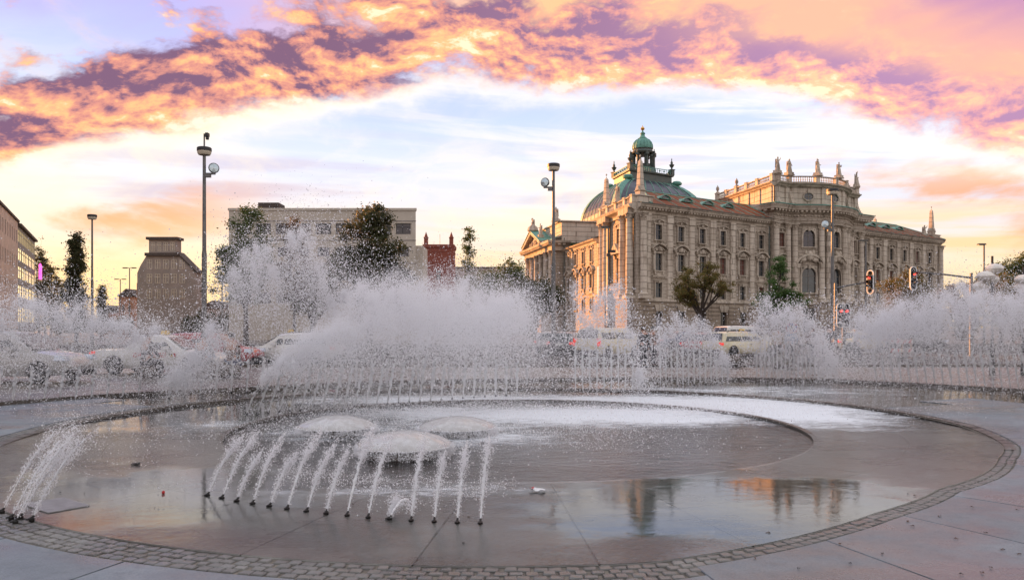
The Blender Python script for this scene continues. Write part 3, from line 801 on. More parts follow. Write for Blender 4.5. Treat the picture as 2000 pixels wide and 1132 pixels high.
def urn_mesh():
    m = MB(); m.box((0, 0, .18), (.7, .7, .36)); m.lathe([(.22, .36), (.14, .5), (.34, .85), (.42, 1.15), (.30, 1.32), (.36, 1.42), (.2, 1.6), (.1, 1.85), (.02, 2.0)], n=10); return m
def obelisk_mesh():
    m = MB(); m.box((0, 0, .5), (1.5, 1.5, 1.0)); m.box((0, 0, 1.1), (1.8, 1.8, .2)); m.box((0, 0, 1.6), (1.3, 1.3, .8)); m.box((0, 0, 2.05), (1.55, 1.55, .14))
    m.box((0, 0, 4.7), (1.06, 1.06, 5.2), 0, .56); m.box((0, 0, 7.55), (.6, .6, .5), 0, .1)
    for s in (-1, 1):
        m.box((s * .62, 0, 2.5), (.5, .9, .8), 0, .5); m.box((0, s * .62, 2.5), (.9, .5, .8), 0, .5)
    m.lathe([(.03, 7.7), (.03, 8.1), (.17, 8.25), (.15, 8.4), (.02, 8.55)], n=8)
    for k in range(8): m.box((0, 0, 3.0 + k * .55), (1.0 - k * .062, 1.0 - k * .062, .06))
    return m
# ------------------------------------------------------------------ the palace
P0 = Vector((22.1, 136.5)); FA = Vector((.83, .557)); FN = Vector((.557, -.83)); SB = Vector((-.215, .977)); SN = Vector((-.977, -.215))
pal = thing('palace', 'grand baroque stone palace with green copper dome, statues and orange sunlit side', 'palace', (P0.x, P0.y, .13))
fp = lambda t, p=0.0: FA * t + FN * p          # along the front
sp = lambda b, q=0.0: SB * b + SN * q          # along the side
ab = lambda a, b: FA * a + SB * b
W_ALL = 104.2
BAYS = [5.4 + 5.74 * k for k in range(6)]
ROWS = [('top', 19.1, 1.6, 2.7), ('grand', 13.7, 1.75, 3.1), ('mezz', 8.6, 1.65, 2.7)]
GW = (3.2, 1.75, 3.0)
EAVE = 23.7
random.seed(21)
def zs(z): return z - .13
def wing(path, bays, corner_cols):
    holes = []
    for u in bays:
        for k, z, w, h in ROWS: holes.append((u - w / 2, u + w / 2, z - h / 2, z + h / 2))
    mb = MB(); wall(mb, path, 6.6, EAVE - 1.2, holes); mb.build('wall', 'palace_stone', pal)
    gh = [(u - GW[1] / 2, u + GW[1] / 2, GW[0] - GW[2] / 2, GW[0] + GW[2] / 2) for u in bays]
    mb = MB(); wall(mb, path, -.2, 6.6, gh, .5, .25)
    for r in range(8):
        z0 = .2 + r * .76
        for a, b in zip([0] + [h[1] for h in gh], [h[0] for h in gh] + [path.L]):
            if gh[0][2] < z0 + .3 < gh[0][3] + 1.4: a, b = a + .5, b - .5
            if b - a > .3: sweep(mb, path, [(.25, z0), (.36, z0 + .04), (.36, z0 + .60), (.25, z0 + .64)], a, b)
    mb.build('ground_storey', 'palace_rustic', pal)
    for u in bays:
        for k, z, w, h in ROWS:
            if random.random() < .16:
                window(pal, path, u, z, w, h, glz='blind_red')
            else: window(pal, path, u, z, w, h)
            put(pal, 'window_surround', surround(k, w, h), path, u, z)
        window(pal, path, u, GW[0], GW[1], GW[2], .2, glz='dark_glass'); put(pal, 'keystone_arch', voussoirs(GW[1]), path, u, GW[0] + GW[2] / 2, .3)
    mids = [(a + b) / 2 for a, b in zip(bays, bays[1:])] + [bays[0] - 2.7, bays[-1] + 2.6]
    for u in mids:
        mb = MB(); strip(mb, path, u, 1.35, 7.4, 20.9, -.05, .2); strip(mb, path, u, .95, 7.6, 20.7, .19, .27); strip(mb, path, u, 1.55, 20.9, 22.3, -.05, .34); strip(mb, path, u, 1.6, 7.0, 7.5, -.05, .35)
        mb.build('pilaster', 'palace_light', pal)
    for prof, nm in (([(.2, 6.35), (.5, 6.5), (.5, 6.75), (.34, 6.85), (.34, 7.0), (.0, 7.05)], 'belt_course'),
                     ([(0, 10.72), (.22, 10.8), (.22, 11.0), (0, 11.05)], 'string_course'),
                     ([(0, 16.75), (.14, 16.8), (.14, 16.95), (0, 17.0)], 'string_course')):
        mb = MB(); sweep(mb, path, prof); mb.build(nm, 'palace_trim', pal)
    mb = MB(); sweep(mb, path, [(-.1, 22.2), (.18, 22.25), (.18, 22.7), (.42, 22.85), (.46, 23.0), (1.05, 23.25), (1.12, 23.5), (1.3, 23.7), (1.2, 23.8), (-.3, 23.9)]); 
    n = int(path.L / .75)
    for k in range(n): strip(mb, path, .4 + k * .75, .34, 22.9, 23.2, .4, .95)
    mb.build('cornice', 'palace_trim', pal)
    mb = MB(); sweep(mb, path, [(1.1, 23.79), (1.36, 23.84), (1.36, 23.94), (.2, 24.1)]); mb.build('gutter', 'copper_dark', pal)
wl = Path([fp(0, 0), fp(36.6, 0)]); wing(wl, BAYS, 1)
wr = Path([fp(67.6, 0), fp(W_ALL, 0)]); wing(wr, [98.8 - 5.74 * k - 67.6 for k in range(5, -1, -1)], 1)
cap_big = capital(.62)
# corner pier of the front with its paired columns
def column(path, u, off, z0, z1, r, nm='column', m='palace_light'):
    c = path.at(u, off); mb = MB(); mb.box((0, 0, z0 + .3), (r * 2.9, r * 2.9, .6)); mb.lathe([(r * 1.35, z0 + .6), (r * 1.4, z0 + .8), (r * 1.05, z0 + 1.0), (r, z0 + 1.2), (r, z0 + (z1 - z0) * .4), (r * .86, z1 - 1.3)], n=14)
    o = mb.build(nm, m, pal, True, (c.x, c.y, 0), path.ang(u)); k = link('capital', CAPS(r * .86), o, (0, 0, z1 - 1.33)); return o
def CAPS(r):
    key = ('cap', round(r, 2))
    if key not in CACHE: CACHE[key] = capital(r)
    return CACHE[key]
for path, us in ((wl, (1.2,)), (wr, (wr.L - 1.2,))):
    for u in us:
        mb = MB(); strip(mb, path, u, 2.4, 7.0, 22.2, 0, .32); mb.build('corner_pier', 'palace_stone', pal)
        column(path, u - .2, .75, 7.0, 22.3, .62)
# ---- side of the corner tower, the recessed side wing and the gabled middle
BT = 18.6
ts = Path([sp(BT, 0), sp(0, 0)])
sb = [BT - 8.6]
holes = [(u - w / 2, u + w / 2, z - h / 2, z + h / 2) for u in sb for w, h, z in ((1.9, 3.0, 18.9), (2.0, 4.6, 12.6))]
mb = MB(); wall(mb, ts, -.2, 22.5, holes)
mb.build('tower_side_wall', 'palace_stone', pal)
for u in sb:
    window(pal, ts, u, 18.9, 1.9, 3.0); put(pal, 'window_surround', surround('top', 1.9, 3.0), ts, u, 18.9)
    window(pal, ts, u, 12.6, 2.0, 4.6); put(pal, 'window_surround', surround('grand', 2.0, 4.6), ts, u, 12.6)
    mb = MB(); q = ts.at(u, .4); mb.prism([(-2.6, 0, 15.6), (2.6, 0, 15.6), (0, 0, 17.6)], (0, -.7, 0)); mb.build('window_pediment', 'palace_trim', pal, False, (q.x, q.y, 0), ts.ang(u)); mb = MB(); mb.box((0, -.2, 9.0), (4.4, 1.2, .3)); mb.box((0, -.5, 9.6), (4.2, .3, 1.0))
    for k in range(8): mb.lathe([(.1, 0), (.14, .3), (.06, .7), (.1, 1.0)], (-1.8 + k * .51, -.7, 9.15), 6)
    mb.build('window_balcony', 'palace_trim', pal, False, (q.x, q.y, 0), ts.ang(u))
for u in (2.2, 4.6, BT - 5.0, BT - 1.4): column(ts, u, .75, 7.0, 22.3, .7)
for u in (3.4, BT - 3.2):
    mb = MB(); strip(mb, ts, u, 5.0, -.2, 7.0, -.1, 1.5); mb.build('column_base', 'palace_rustic', pal)
    mb = MB(); strip(mb, ts, u, 5.0, 22.1, 23.3, -.1, 1.4); mb.build('entablature_block', 'palace_trim', pal)
mb = MB(); sweep(mb, ts, [(-.1, 22.2), (.3, 22.25), (.3, 22.7), (.5, 22.9), (1.3, 23.25), (1.5, 23.7), (1.3, 23.85), (-.3, 23.95)]); mb.build('cornice', 'palace_trim', pal)
balustrade(pal, ts, .6, BT - .8, 23.95, [.6, 4.6, 9.3, 14.0, BT - .9], off=.3)
ob = obelisk_mesh().mesh('obelisk', 'palace_light')
def at2(name, me, q, z, rz=0.0): return link(name, me, pal, (q.x, q.y, z), rz)
fr = math.atan2(FA.y, FA.x)
at2('obelisk', ob, ab(1.4, .9), 24.3, fr); at2('obelisk', ob, sp(BT - 1.6, -.4), 23.9, fr); at2('obelisk', ob, ab(W_ALL - 2.2, 1.6), 24.0, fr)
at2('obelisk', ob, ab(W_ALL - 3, 22), 24.6, fr)
mb = MB(); mb.box((0, 0, .8), (3.4, 2.6, 1.7)); mb.box((0, 0, 1.72), (3.8, 3.0, .2)); mb.box((1.9, 0, .5), (1.6, 1.6, 1.2), 0, .6)
q = ab(1.6, .9); mb.build('obelisk_plinth', 'palace_light', pal, False, (q.x, q.y, 23.6), fr); q = ab(W_ALL - 2.2, 1.6); mb.build('obelisk_plinth', 'palace_light', pal, False, (q.x, q.y, 23.4), fr)
at2('statue', STATUES[2], sp(9.3, .2), 25.4, ts.ang(1)); at2('statue', STATUES[0], ab(W_ALL - 6.4, 1.0), 23.9, fr)
# back of the tower block and recessed side wing
Q = 1.0; EL = 19.7
sw = Path([sp(44, Q - .0), sp(BT, Q - .0)])
sb2 = [sw.L - 3.6 - 5.4 * k for k in range(4)]
holes = [(u - w / 2, u + w / 2, z - h / 2, z + h / 2) for u in sb2 for z, w, h in ((16.6, 1.5, 2.5), (11.4, 1.5, 2.9), (6.6, 1.5, 2.2))]
mb = MB(); wall(mb, sw, -.2, EL - .8, holes); mb.build('side_wall', 'palace_stone', pal)
for u in sb2:
    for z, k, w, h in ((16.6, 'top', 1.5, 2.5), (11.4, 'grand', 1.5, 2.9), (6.6, 'mezz', 1.5, 2.2)):
        window(pal, sw, u, z, w, h); put(pal, 'window_surround', surround(k, w, h), sw, u, z)
mb = MB(); sweep(mb, sw, [(-.1, EL - 1.0), (.2, EL - .9), (.3, EL - .5), (.8, EL - .25), (.95, EL), (-.2, EL + .1)]); mb.build('cornice', 'palace_trim', pal)
mb = MB(); a, b = sp(44, Q + .9), sp(BT, Q + .9); c, d = sp(BT, Q - 9), sp(44, Q - 9)
mb.quad((*a, EL + .05), (*b, EL + .05), (*c, EL + 3.6), (*d, EL + 3.6)); mb.build('side_roof', 'roof_dark', pal)
# gabled middle of the side
GQ = 3.4; g0, g1 = 42.0, 67.0
mb = MB(); gp = Path([sp(g1, 0), sp(g1, GQ), sp(g0, GQ), sp(g0, 0)])
L1 = GQ; L2 = GQ + g1 - g0
gb = [L1 + 3.4 + 4.4 * k for k in range(5)]
holes = [(u - .8, u + .8, z - h / 2, z + h / 2) for u in gb for z, h in ((16.8, 2.6), (10.8, 3.6))]
wall(mb, gp, -.2, 20.4, holes); mb.build('gable_wall', 'palace_stone', pal)
for u in gb:
    for z, h in ((16.8, 2.6), (10.8, 3.6)):
        window(pal, gp, u, z, 1.6, h); put(pal, 'window_surround', surround('top', 1.6, h), gp, u, z)
for k in range(6): column(gp, L1 + 1.3 + 4.4 * k, .5, 7.0, 19.6, .6)
mb = MB(); sweep(mb, gp, [(-.1, 19.4), (.9, 19.5), (.9, 20.4), (1.2, 20.7), (2.0, 21.2), (2.1, 21.7), (-.2, 21.8)]); 
for k in range(int(gp.L / .8)): strip(mb, gp, .4 + k * .8, .4, 20.7, 21.15, 1.0, 1.8)
mb.build('cornice', 'palace_trim', pal)
pb, pt = 21.8, 25.2; g0p, g1p = g0 + 8.0, g1
mid = (g0p + g1p) / 2
mb = MB(); mb.add([(*sp(g1p, GQ + .5), pb), (*sp(g0p, GQ + .5), pb), (*sp(mid, GQ + .5), pt - .5)], [(0, 1, 2)])
rl = random.Random(4)
for k in range(26):
    f = rl.uniform(.12, .88); hgt = (1 - abs(2 * f - 1)) * (pt - pb) * .72
    q = sp(g1p + (g0p - g1p) * f, GQ + .6); r = rl.uniform(.3, .6)
    mb.lathe([(.05, -r), (r * .6, -r * .4), (r * .55, r * .4), (.05, r * 1.1)], (q.x, q.y, pb + .6 + rl.random() * hgt), 6)
mb.build('pediment_relief', 'palace_trim', pal)
mb = MB()
for b0, b1 in ((g0p - .8, mid), (mid, g1p + .8)):
    za, zb = (pb - .1, pt) if b0 < mid else (pt, pb - .1)
    mb.prism([(*sp(b0, GQ + 1.7), za), (*sp(b1, GQ + 1.7), zb), (*sp(b1, GQ + 1.7), zb + .8), (*sp(b0, GQ + 1.7), za + .8)], tuple(SN * -2.0) + (0,))
mb.build('raking_cornice', 'palace_trim', pal)
mb = MB()
for b0, b1 in ((g0p - .8, mid), (mid, g1p + .8)):
    za, zb = (pb + .72, pt + .82) if b0 < mid else (pt + .82, pb + .72)
    mb.prism([(*sp(b0, GQ + 1.9), za), (*sp(b1, GQ + 1.9), zb), (*sp(b1, GQ + 1.9), zb + .12), (*sp(b0, GQ + 1.9), za + .12)], tuple(SN * -16.0) + (0,))
mb.build('gable_roof', 'copper_green', pal)
mb = MB(); mb.prism([(*sp(g0 - .9, GQ + .9), 21.8), (*sp(g0 + 6.5, GQ + 1.2), 21.8), (*sp(g0 + 6.5, GQ - 1.5), 23.2), (*sp(g0 - .4, GQ - 1.5), 23.2)], (0, 0, .12))
mb.build('lower_roof', 'copper_green', pal)
ap = Path([sp(g1 - 2, 1.5), sp(g0 + .6, 1.5), sp(g0 + .6, -26)])
mb = MB(); wall(mb, ap, 21.5, 26.6, []); sweep(mb, ap, [(0, 26.2), (.35, 26.3), (.35, 26.6), (-.5, 26.7)])
mb.build('gable_attic', 'palace_light', pal)
at2('statue', STATUES[1], sp(mid, GQ + 1), pt + .6, ts.ang(1)); at2('statue', STATUES[3], sp(g0 + 2, 2.4), 26.4, ts.ang(1) + .8); at2('statue', STATUES[2], sp(g0p + 2.5, GQ + .6), 23.6, ts.ang(1))
mb = MB(); mb.lathe([(.8, 0), (1.4, .6), (1.2, 1.4), (.6, 1.9), (.1, 2.2)], n=10); q = sp(mid, GQ + 1); mb.build('gable_ornament', 'palace_trim', pal, True, (q.x, q.y, pt + .3))
# drainpipes
for q in (sp(40.8, Q + .4), fp(36.2, .4), fp(68.0, .4)):
    mb = MB(); mb.tube([(q.x, q.y, 1), (q.x, q.y, 22.4)], .13, 6); mb.build('drainpipe', 'copper_dark', pal)
# ---- the bowed middle of the front
TL, TR, PJ = 36.6, 67.6, 1.0
chord, sag = 20.2, 4.0; rb = (chord ** 2 / 4 + sag ** 2) / (2 * sag); tc_, pc_ = 52.1, PJ + sag - rb
a_ = math.asin(chord / 2 / rb)
def bow(extra=0.0, ends=True, tl=TL, tr=TR):
    pts = []
    if ends: pts.append(fp(tl, -.6))
    pts += [fp(tl, PJ + extra)]
    for k in range(17):
        a = -a_ + 2 * a_ * k / 16; pts.append(fp(tc_ + (rb + extra) * math.sin(a), pc_ + (rb + extra) * math.cos(a)))
    pts += [fp(tr, PJ + extra)]
    if ends: pts.append(fp(tr, -.6))
    return Path(pts)
bp = bow()
ub0 = bp.u[2]; ub1 = bp.u[18]; ubc = (ub0 + ub1) / 2; um = 1.6 + (ub0 - 1.6) * .5
WS = [um, ubc - 7.2, ubc, ubc + 7.2, bp.L - um]
holes = []
for i, u in enumerate(WS):
    if i in (0, 4): holes += [(u - .9, u + .9, 18.4, 21.2), (u - .9, u + .9, 12.2, 15.2), (u - .85, u + .85, 7.6, 10.2)]
    else: holes += [(u - 1.25, u + 1.25, 18.5, 22.0), (u - 1.5, u + 1.5, 9.0, 14.2)]
mb = MB(); wall(mb, bp, 6.6, 23.4, holes); mb.build('bow_wall', 'palace_stone', pal)
gh = [(u - 1.3, u + 1.3, .6, 5.9 if i in (1, 2, 3) else 4.6) for i, u in enumerate(WS)]
mb = MB(); wall(mb, bp, -.2, 6.6, gh, .5, .3)
for r in range(8):
    z0 = .2 + r * .76
    for a, b in zip([0] + [h[1] for h in gh], [h[0] for h in gh] + [bp.L]):
        if b - a > .5: sweep(mb, bp, [(.3, z0), (.42, z0 + .04), (.42, z0 + .6), (.3, z0 + .64)], a + .1, b - .1)
mb.build('ground_storey', 'palace_rustic', pal)
for i, u in enumerate(WS):
    window(pal, bp, u, (gh[i][2] + gh[i][3]) / 2, 2.6, gh[i][3] - gh[i][2], .25, glz='dark_glass')
    if i in (0, 4):
        for z, k, h in ((19.8, 'top', 2.8), (13.7, 'grand', 3.0), (8.9, 'mezz', 2.6)):
            window(pal, bp, u, z, 1.8 if k != 'mezz' else 1.7, h, glz='blind_red' if k == 'top' else 'window_glass'); put(pal, 'window_surround', surround(k, 1.8, h), bp, u, z)
    else:
        window(pal, bp, u, 20.25, 2.5, 3.5); put(pal, 'window_surround', surround('arch', 2.5, 3.5), bp, u, 20.25)
        window(pal, bp, u, 11.6, 3.0, 5.2); put(pal, 'window_surround', surround('arch', 3.0, 5.2), bp, u, 11.6)
        m = MB(); 
        band(m, [(x, z) for x, z in arc_pts(5.4, 1.6, 12)], .4, .0, -.9); band(m, [(x, z + .1) for x, z in arc_pts(3.8, 1.2, 10)], .22, 0, -.6)
        m.lathe([(.1, -.9), (.75, -.5), (.95, .1), (.7, .8), (.15, 1.2)], (0, -.4, 1.4), 10, 0, 1, .5)
        for s in (-1, 1):
            m.lathe([(.1, -.7), (.55, -.3), (.45, .4), (.1, .8)], (s * 1.3, -.4, .9), 8, 0, 1.3, .7); m.box((s * 2.5, -.45, -.5), (.6, .9, .9), 0, 1.25)
            m.box((s * 2.45, -.2, -3.4), (.55, .5, 5.0)); m.lathe([(.05, -.5), (.3, -.2), (.25, .3), (.05, .5)], (s * .8, -.5, 2.3), 6)
        put(pal, 'cartouche', m.mesh('cartouche', 'palace_trim'), bp, u, 15.0)
        put(pal, 'balcony_rail', (lambda b: (b.box((0, -.25, 0), (3.6, .5, .3)), b)[1])(MB()).mesh('balcony_rail', 'palace_trim'), bp, u, 8.85)
# giant half columns between the windows
GC = [1.6 + .9, ub0 - .9, ub0 + .9, (WS[1] + WS[2]) / 2 - .9, (WS[1] + WS[2]) / 2 + .9, (WS[2] + WS[3]) / 2 - .9, (WS[2] + WS[3]) / 2 + .9, ub1 - .9, ub1 + .9, bp.L - 2.5]
for u in GC: column(bp, u, .35, 7.0, 23.2, .66)
for u in GC:
    mb = MB(); strip(mb, bp, u, 1.7, -.2, 7.0, 0, .95); mb.build('column_base', 'palace_rustic', pal)
mb = MB(); sweep(mb, bp, [(.2, 6.35), (.75, 6.5), (.75, 6.8), (.4, 7.0), (0, 7.05)]); mb.build('belt_course', 'palace_trim', pal)
mb = MB(); sweep(mb, bp, [(-.2, 23.1), (.6, 23.2), (.6, 23.7), (.75, 23.8), (.75, 24.2), (.55, 24.3), (.55, 25.2), (-.2, 25.25)]); mb.build('entablature', 'palace_stone', pal)
mb = MB(); sweep(mb, bp, [(-.2, 25.2), (.8, 25.25), (.9, 25.55), (1.75, 25.85), (1.85, 26.2), (2.1, 26.6), (1.9, 26.8), (-.5, 26.9)])
for k in range(int(bp.L / .85)): strip(mb, bp, .5 + k * .85, .4, 25.45, 25.85, .8, 1.65)
mb.build('cornice', 'palace_trim', pal)
mb = MB(); sweep(mb, bp, [(1.8, 26.78), (2.16, 26.82), (2.14, 26.95), (.2, 27.2)]); mb.build('gutter', 'copper_green', pal)
rel = random.Random(9); fm_ = []
for r in (.2, .26, .32):
    mb = MB(); mb.lathe([(.04, -r), (r, -r * .3), (r * .8, r * .5), (.04, r)], (0, 0, 0), 6); fm_.append(mb.mesh('frieze_boss', 'palace_trim'))
for k in range(46):
    u = 2 + (bp.L - 4) * k / 45; q = bp.at(u, .62); link('frieze_boss', rel.choice(fm_), pal, (q.x, q.y, 24.75))
if 0: ([(.04, -r), (r, -r * .3), (r * .8, r * .5), (.04, r)], 0)
# attic storey
at = bow(-.3, False, TL + 1.0, TR - 1.0)
us1 = at.u[1]; us2 = at.u[17]; uc = (us1 + us2) / 2
ovals = [uc - 7.0, uc, uc + 7.0]
mb = MB(); wall(mb, at, 26.9, 31.0, []); 
for u in (.8, us1 - .8, us1 + 1.0, uc - 3.4, uc + 3.4, us2 - 1.0, us2 + .8, at.L - .8):
    strip(mb, at, u, 1.3, 26.9, 30.9, -.05, .28)
for u in (us1 + .2, us2 - .2, .6, at.L - .6):
    W = lambda a, o, z: (*at.at(a, o), z)
    for k in range(6):
        z0, z1 = 26.9 + k * .5, 27.4 + k * .5; strip(mb, at, max(.5, min(at.L - .5, u)), .8, z0, z1, 0, .3 + 1.1 * (1 - k / 6) ** 2)
mb.build('attic_wall', 'palace_light', pal)
for u in ovals:
    q = at.at(u, .03); m = MB(); n = 18
    m.add([(1.0 * math.cos(2 * math.pi * k / n), 0, .72 * math.sin(2 * math.pi * k / n)) for k in range(n)], [tuple(range(n))])
    o = m.build('oval_window', 'window_glass', pal, False, (q.x, q.y, 28.9), at.ang(u))
    m = MB(); ring_ = [(1.0 * math.cos(2 * math.pi * k / n), .72 * math.sin(2 * math.pi * k / n)) for k in range(n, -1, -1)]
    band(m, ring_, .28, .05, -.24); m.box((0, -.05, 0), (.07, .06, 1.4)); m.box((0, -.05, 0), (1.9, .055, .07)); m.box((0, -.2, .95), (.5, .4, .5), 0, 1.2)
    m.build('window_surround', 'palace_trim', o)
pa = bow(-.1, False, TL + 1.0, TR - 1.0)
mb = MB(); sweep(mb, pa, [(-.3, 30.8), (.3, 30.9), (.5, 31.2), (.9, 31.4), (.95, 31.6), (-.4, 31.7)]); mb.build('attic_cornice', 'palace_trim', pal)
pu1, pu2 = pa.u[1], pa.u[17]; puc = (pu1 + pu2) / 2
posts = [.6, pu1 - .2, puc - 5.2, puc, puc + 5.2, pu2 + .2, pa.L - .6]
balustrade(pal, pa, 0, pa.L, 31.7, posts)
for k, (u, s) in enumerate(((.6, 0), (pu1 - .2, 2), (puc - 5.0, 1), (puc + 1.2, 3), (pa.L - .6, 1))):
    q = pa.at(u); link('statue', STATUES[s], pal, (q.x, q.y, 33.2), pa.ang(u) + (.3, -.2, .5, .1, .6)[k])
# long attic block running back from the bow
for sgn, t0 in ((1, TL + 1.0), (-1, TR - 1.0)):
    pts = [ab(t0, 24), ab(t0, -.7)] if sgn > 0 else [ab(t0, -.7), ab(t0, 24)]
    p2 = Path(pts); mb = MB(); wall(mb, p2, 20, 31.0, [])
    for k in range(6): strip(mb, p2, 1.0 + k * 4.5, 1.2, 26.6, 30.8, -.05, .22)
    mb.build('attic_side_wall', 'palace_light', pal)
    mb = MB(); sweep(mb, p2, [(-.2, 26.2), (.4, 26.3), (.5, 26.7), (0, 26.8)]); sweep(mb, p2, [(-.3, 30.8), (.3, 30.9), (.5, 31.2), (.9, 31.4), (.95, 31.6), (-.4, 31.7)]); mb.build('attic_cornice', 'palace_trim', pal)
    balustrade(pal, p2, .3, p2.L - .3, 31.7, [.5, 5.0, 9.5, 14.0, 18.5, p2.L - .5])
um_ = urn_mesh().mesh('urn', 'palace_trim', True)
for b in (23.4, 14.5): at2('urn', um_, ab(TL + 1, b), 33.2)
mb = MB(); mb.add([(*ab(TL + 1.2, -.4), 31.3), (*ab(TR - 1.2, -.4), 31.3), (*ab(TR - 1.2, 24), 31.3), (*ab(TL + 1.2, 24), 31.3)], [(0, 1, 2, 3)]); mb.add([(*ab(TL + 1.2, 24), 31.3), (*ab(TR - 1.2, 24), 31.3), (*ab(TR - 1.2, 24), 20), (*ab(TL + 1.2, 24), 20)], [(0, 1, 2, 3)]); mb.build('attic_roof', 'copper_dark', pal)
# ---- copper roofs of the two wings
RH = 28.3
def roof(t0, t1, hip_l, hip_r):
    e = 1.3; A = fp(t0, e); B = fp(t1, e); C = ab(t1 - hip_r, 9.5); D = ab(t0 + hip_l, 9.5); E_ = ab(t1, 20); F_ = ab(t0, 20)
    mb = MB(); z = 23.95
    mb.quad((*A, z), (*B, z), (*C, RH), (*D, RH)); mb.quad((*E_, z), (*F_, z), (*D, RH), (*C, RH)); mb.quad((*B, z), (*E_, z), (*C, RH), (*C, RH + .001)); mb.quad((*F_, z), (*A, z), (*D, RH), (*D, RH + .001))
    mb.build('copper_roof', 'copper_roof', pal)
    sm = MB(); n = int((t1 - t0) / 3.1)
    for k in range(n + 1):
        t = t0 + .4 + (t1 - t0 - .8) * k / n; a = fp(t, e - .02); tt = t + (t1 - t0) * 0; top = ab(min(max(t, t0 + hip_l), t1 - hip_r), 9.5)
        f = 1.0
        if t < t0 + hip_l: f = (t - t0) / hip_l
        if t > t1 - hip_r: f = (t1 - t) / max(hip_r, .01)
        b = ab(t, -e + (9.5 + e) * f)
        s = MB(); s.tube([(*a, z + .05), (*b, z + .05 + (RH - z) * f)], .06, 5); s.build('roof_seam', 'copper_seam', pal)
    s = MB(); s.tube([(*D, RH + .05), (*C, RH + .05)], .14, 6); s.tube([(*B, z), (*C, RH)], .14, 6); s.tube([(*A, z), (*D, RH)], .14, 6); s.build('roof_ridge', 'copper_seam', pal)
    return
def dormer(t, b=3.2):
    z = 23.95 + (RH - 23.95) * (b + 1.3) / 10.8; q = ab(t, b); m = MB()
    m.add([(-1.5, .0, .1), (1.5, .0, .1), (0, 0, .95), (0, 2.6, 1.0), (-1.5, .3, .15), (1.5, .3, .15)], [(4, 0, 2, 3), (1, 5, 3, 2), (0, 1, 2)]); m.box((0, -.16, .16), (3.3, .5, .12)); band(m, [(x, zz + .3) for x, zz in arc_pts(2.6, .55)], .14, .1, -.34)
    o = m.build('dormer', 'copper_seam', pal, False, (q.x, q.y, z), fr); g = MB(); g.lathe([(.0, -.01), (.72, -.01), (.72, .01), (.0, .01)], n=12); g.v = [(x, zz - .03, y * .52) for x, y, zz in g.v]; g.build('dormer_window', 'window_glass', o, False, (0, -.02, .48))
roof(2.4, 37.2, 4.5, 0.0); roof(67.0, W_ALL - .2, 0.0, 8.0)
for k in range(4): dormer(8.6 + 5.9 * k + .3); dormer(71.5 + 5.9 * k)
# ---- dome over the central hall
DC = ab(33.3, 61.3); HX, HY = 17.0, 13.6
dq = lambda fx, fy, z, o=0.0: (*(DC + FA * (fx * HX) + SB * (fy * HY)), z)
z0, z1 = 30.6, 41.7
dp = Path([DC - FA * HX + SB * HY, DC - FA * HX - SB * HY, DC + FA * HX - SB * HY, DC + FA * HX + SB * HY])
hl = [(u - 1.4, u + 1.4, 23.2, 28.4) for u in (3.5, 8.3, 13.1, 17.9, 22.7)]
mb = MB(); wall(mb, dp, 18, 29.6, hl); 
for u in (.9, 5.9, 10.7, 15.5, 20.3, 25.1): strip(mb, dp, u, .8, 18, 29.4, -.05, .3)
mb.build('drum_wall', 'palace_light', pal)
for h in hl: window(pal, dp, (h[0] + h[1]) / 2, 25.8, 2.8, 5.2); put(pal, 'window_surround', surround('arch', 2.8, 5.2), dp, (h[0] + h[1]) / 2, 25.8)
mb = MB(); sweep(mb, dp, [(-.2, 29.2), (.3, 29.3), (.4, 29.8), (1.1, 30.2), (1.3, 30.6), (-.4, 30.8)]); mb.build('drum_cornice', 'palace_light', pal)
NP = 9
def prof(k): 
    a = k / NP * R(72); return 1.0 - (1 - math.cos(a)) * .83, z0 + (z1 - z0) * math.sin(a) / math.sin(R(72))
for side in range(4):
    mb = MB(); vs = []; fs = []
    c = [((-1, 1), (-1, -1)), ((-1, -1), (1, -1)), ((1, -1), (1, 1)), ((1, 1), (-1, 1))][side]
    for k in range(NP + 1):
        s, z = prof(k)
        for p in c: vs.append(dq(p[0] * s, p[1] * s, z))
    for k in range(NP): fs.append((2 * k, 2 * k + 1, 2 * k + 3, 2 * k + 2))
    mb.add(vs, fs); mb.build('dome_panel', 'lead_panel', pal)
    if side > 1: continue
    for j in range(1, 9):
        f = j / 9; pts = []
        for k in range(NP + 1):
            s, z = prof(k); x = c[0][0] + (c[1][0] - c[0][0]) * f; y = c[0][1] + (c[1][1] - c[0][1]) * f; pts.append(dq(x * s, y * s, z + .03))
        mb = MB(); mb.tube(pts, .14, 5); mb.build('dome_rib', 'copper_seam', pal)
for p in ((-1, -1), (1, -1), (-1, 1), (1, 1)):
    vs, fs = [], []
    for k in range(NP + 1):
        s, z = prof(k); w = .11
        for fx, fy in ((p[0] * s * 1.008, p[1] * s - p[1] * w), (p[0] * s * 1.012, p[1] * s * 1.012), (p[0] * s - p[0] * w, p[1] * s * 1.008)): vs.append(dq(fx, fy, z + .10))
    for k in range(NP): fs += [(3 * k, 3 * k + 1, 3 * k + 4, 3 * k + 3), (3 * k + 1, 3 * k + 2, 3 * k + 5, 3 * k + 4)]
    mb = MB(); mb.add(vs, fs); mb.build('dome_hip', 'copper_green', pal)
    s, z = prof(NP - 1); q = DC + FA * (p[0] * HX * s) + SB * (p[1] * HY * s); mb = MB(); mb.lathe([(.1, -.8), (1.3, -.5), (1.5, 0), (1.0, .5), (.1, .7)], n=10); mb.build('dome_scroll', 'copper_green', pal, True, (q.x, q.y, z + .6))
sP = prof(NP)[0] + .03
pp = Path([DC + (-FA * HX + SB * HY) * sP, DC + (-FA * HX - SB * HY) * sP, DC + (FA * HX - SB * HY) * sP, DC + (FA * HX + SB * HY) * sP, DC + (-FA * HX + SB * HY) * sP])
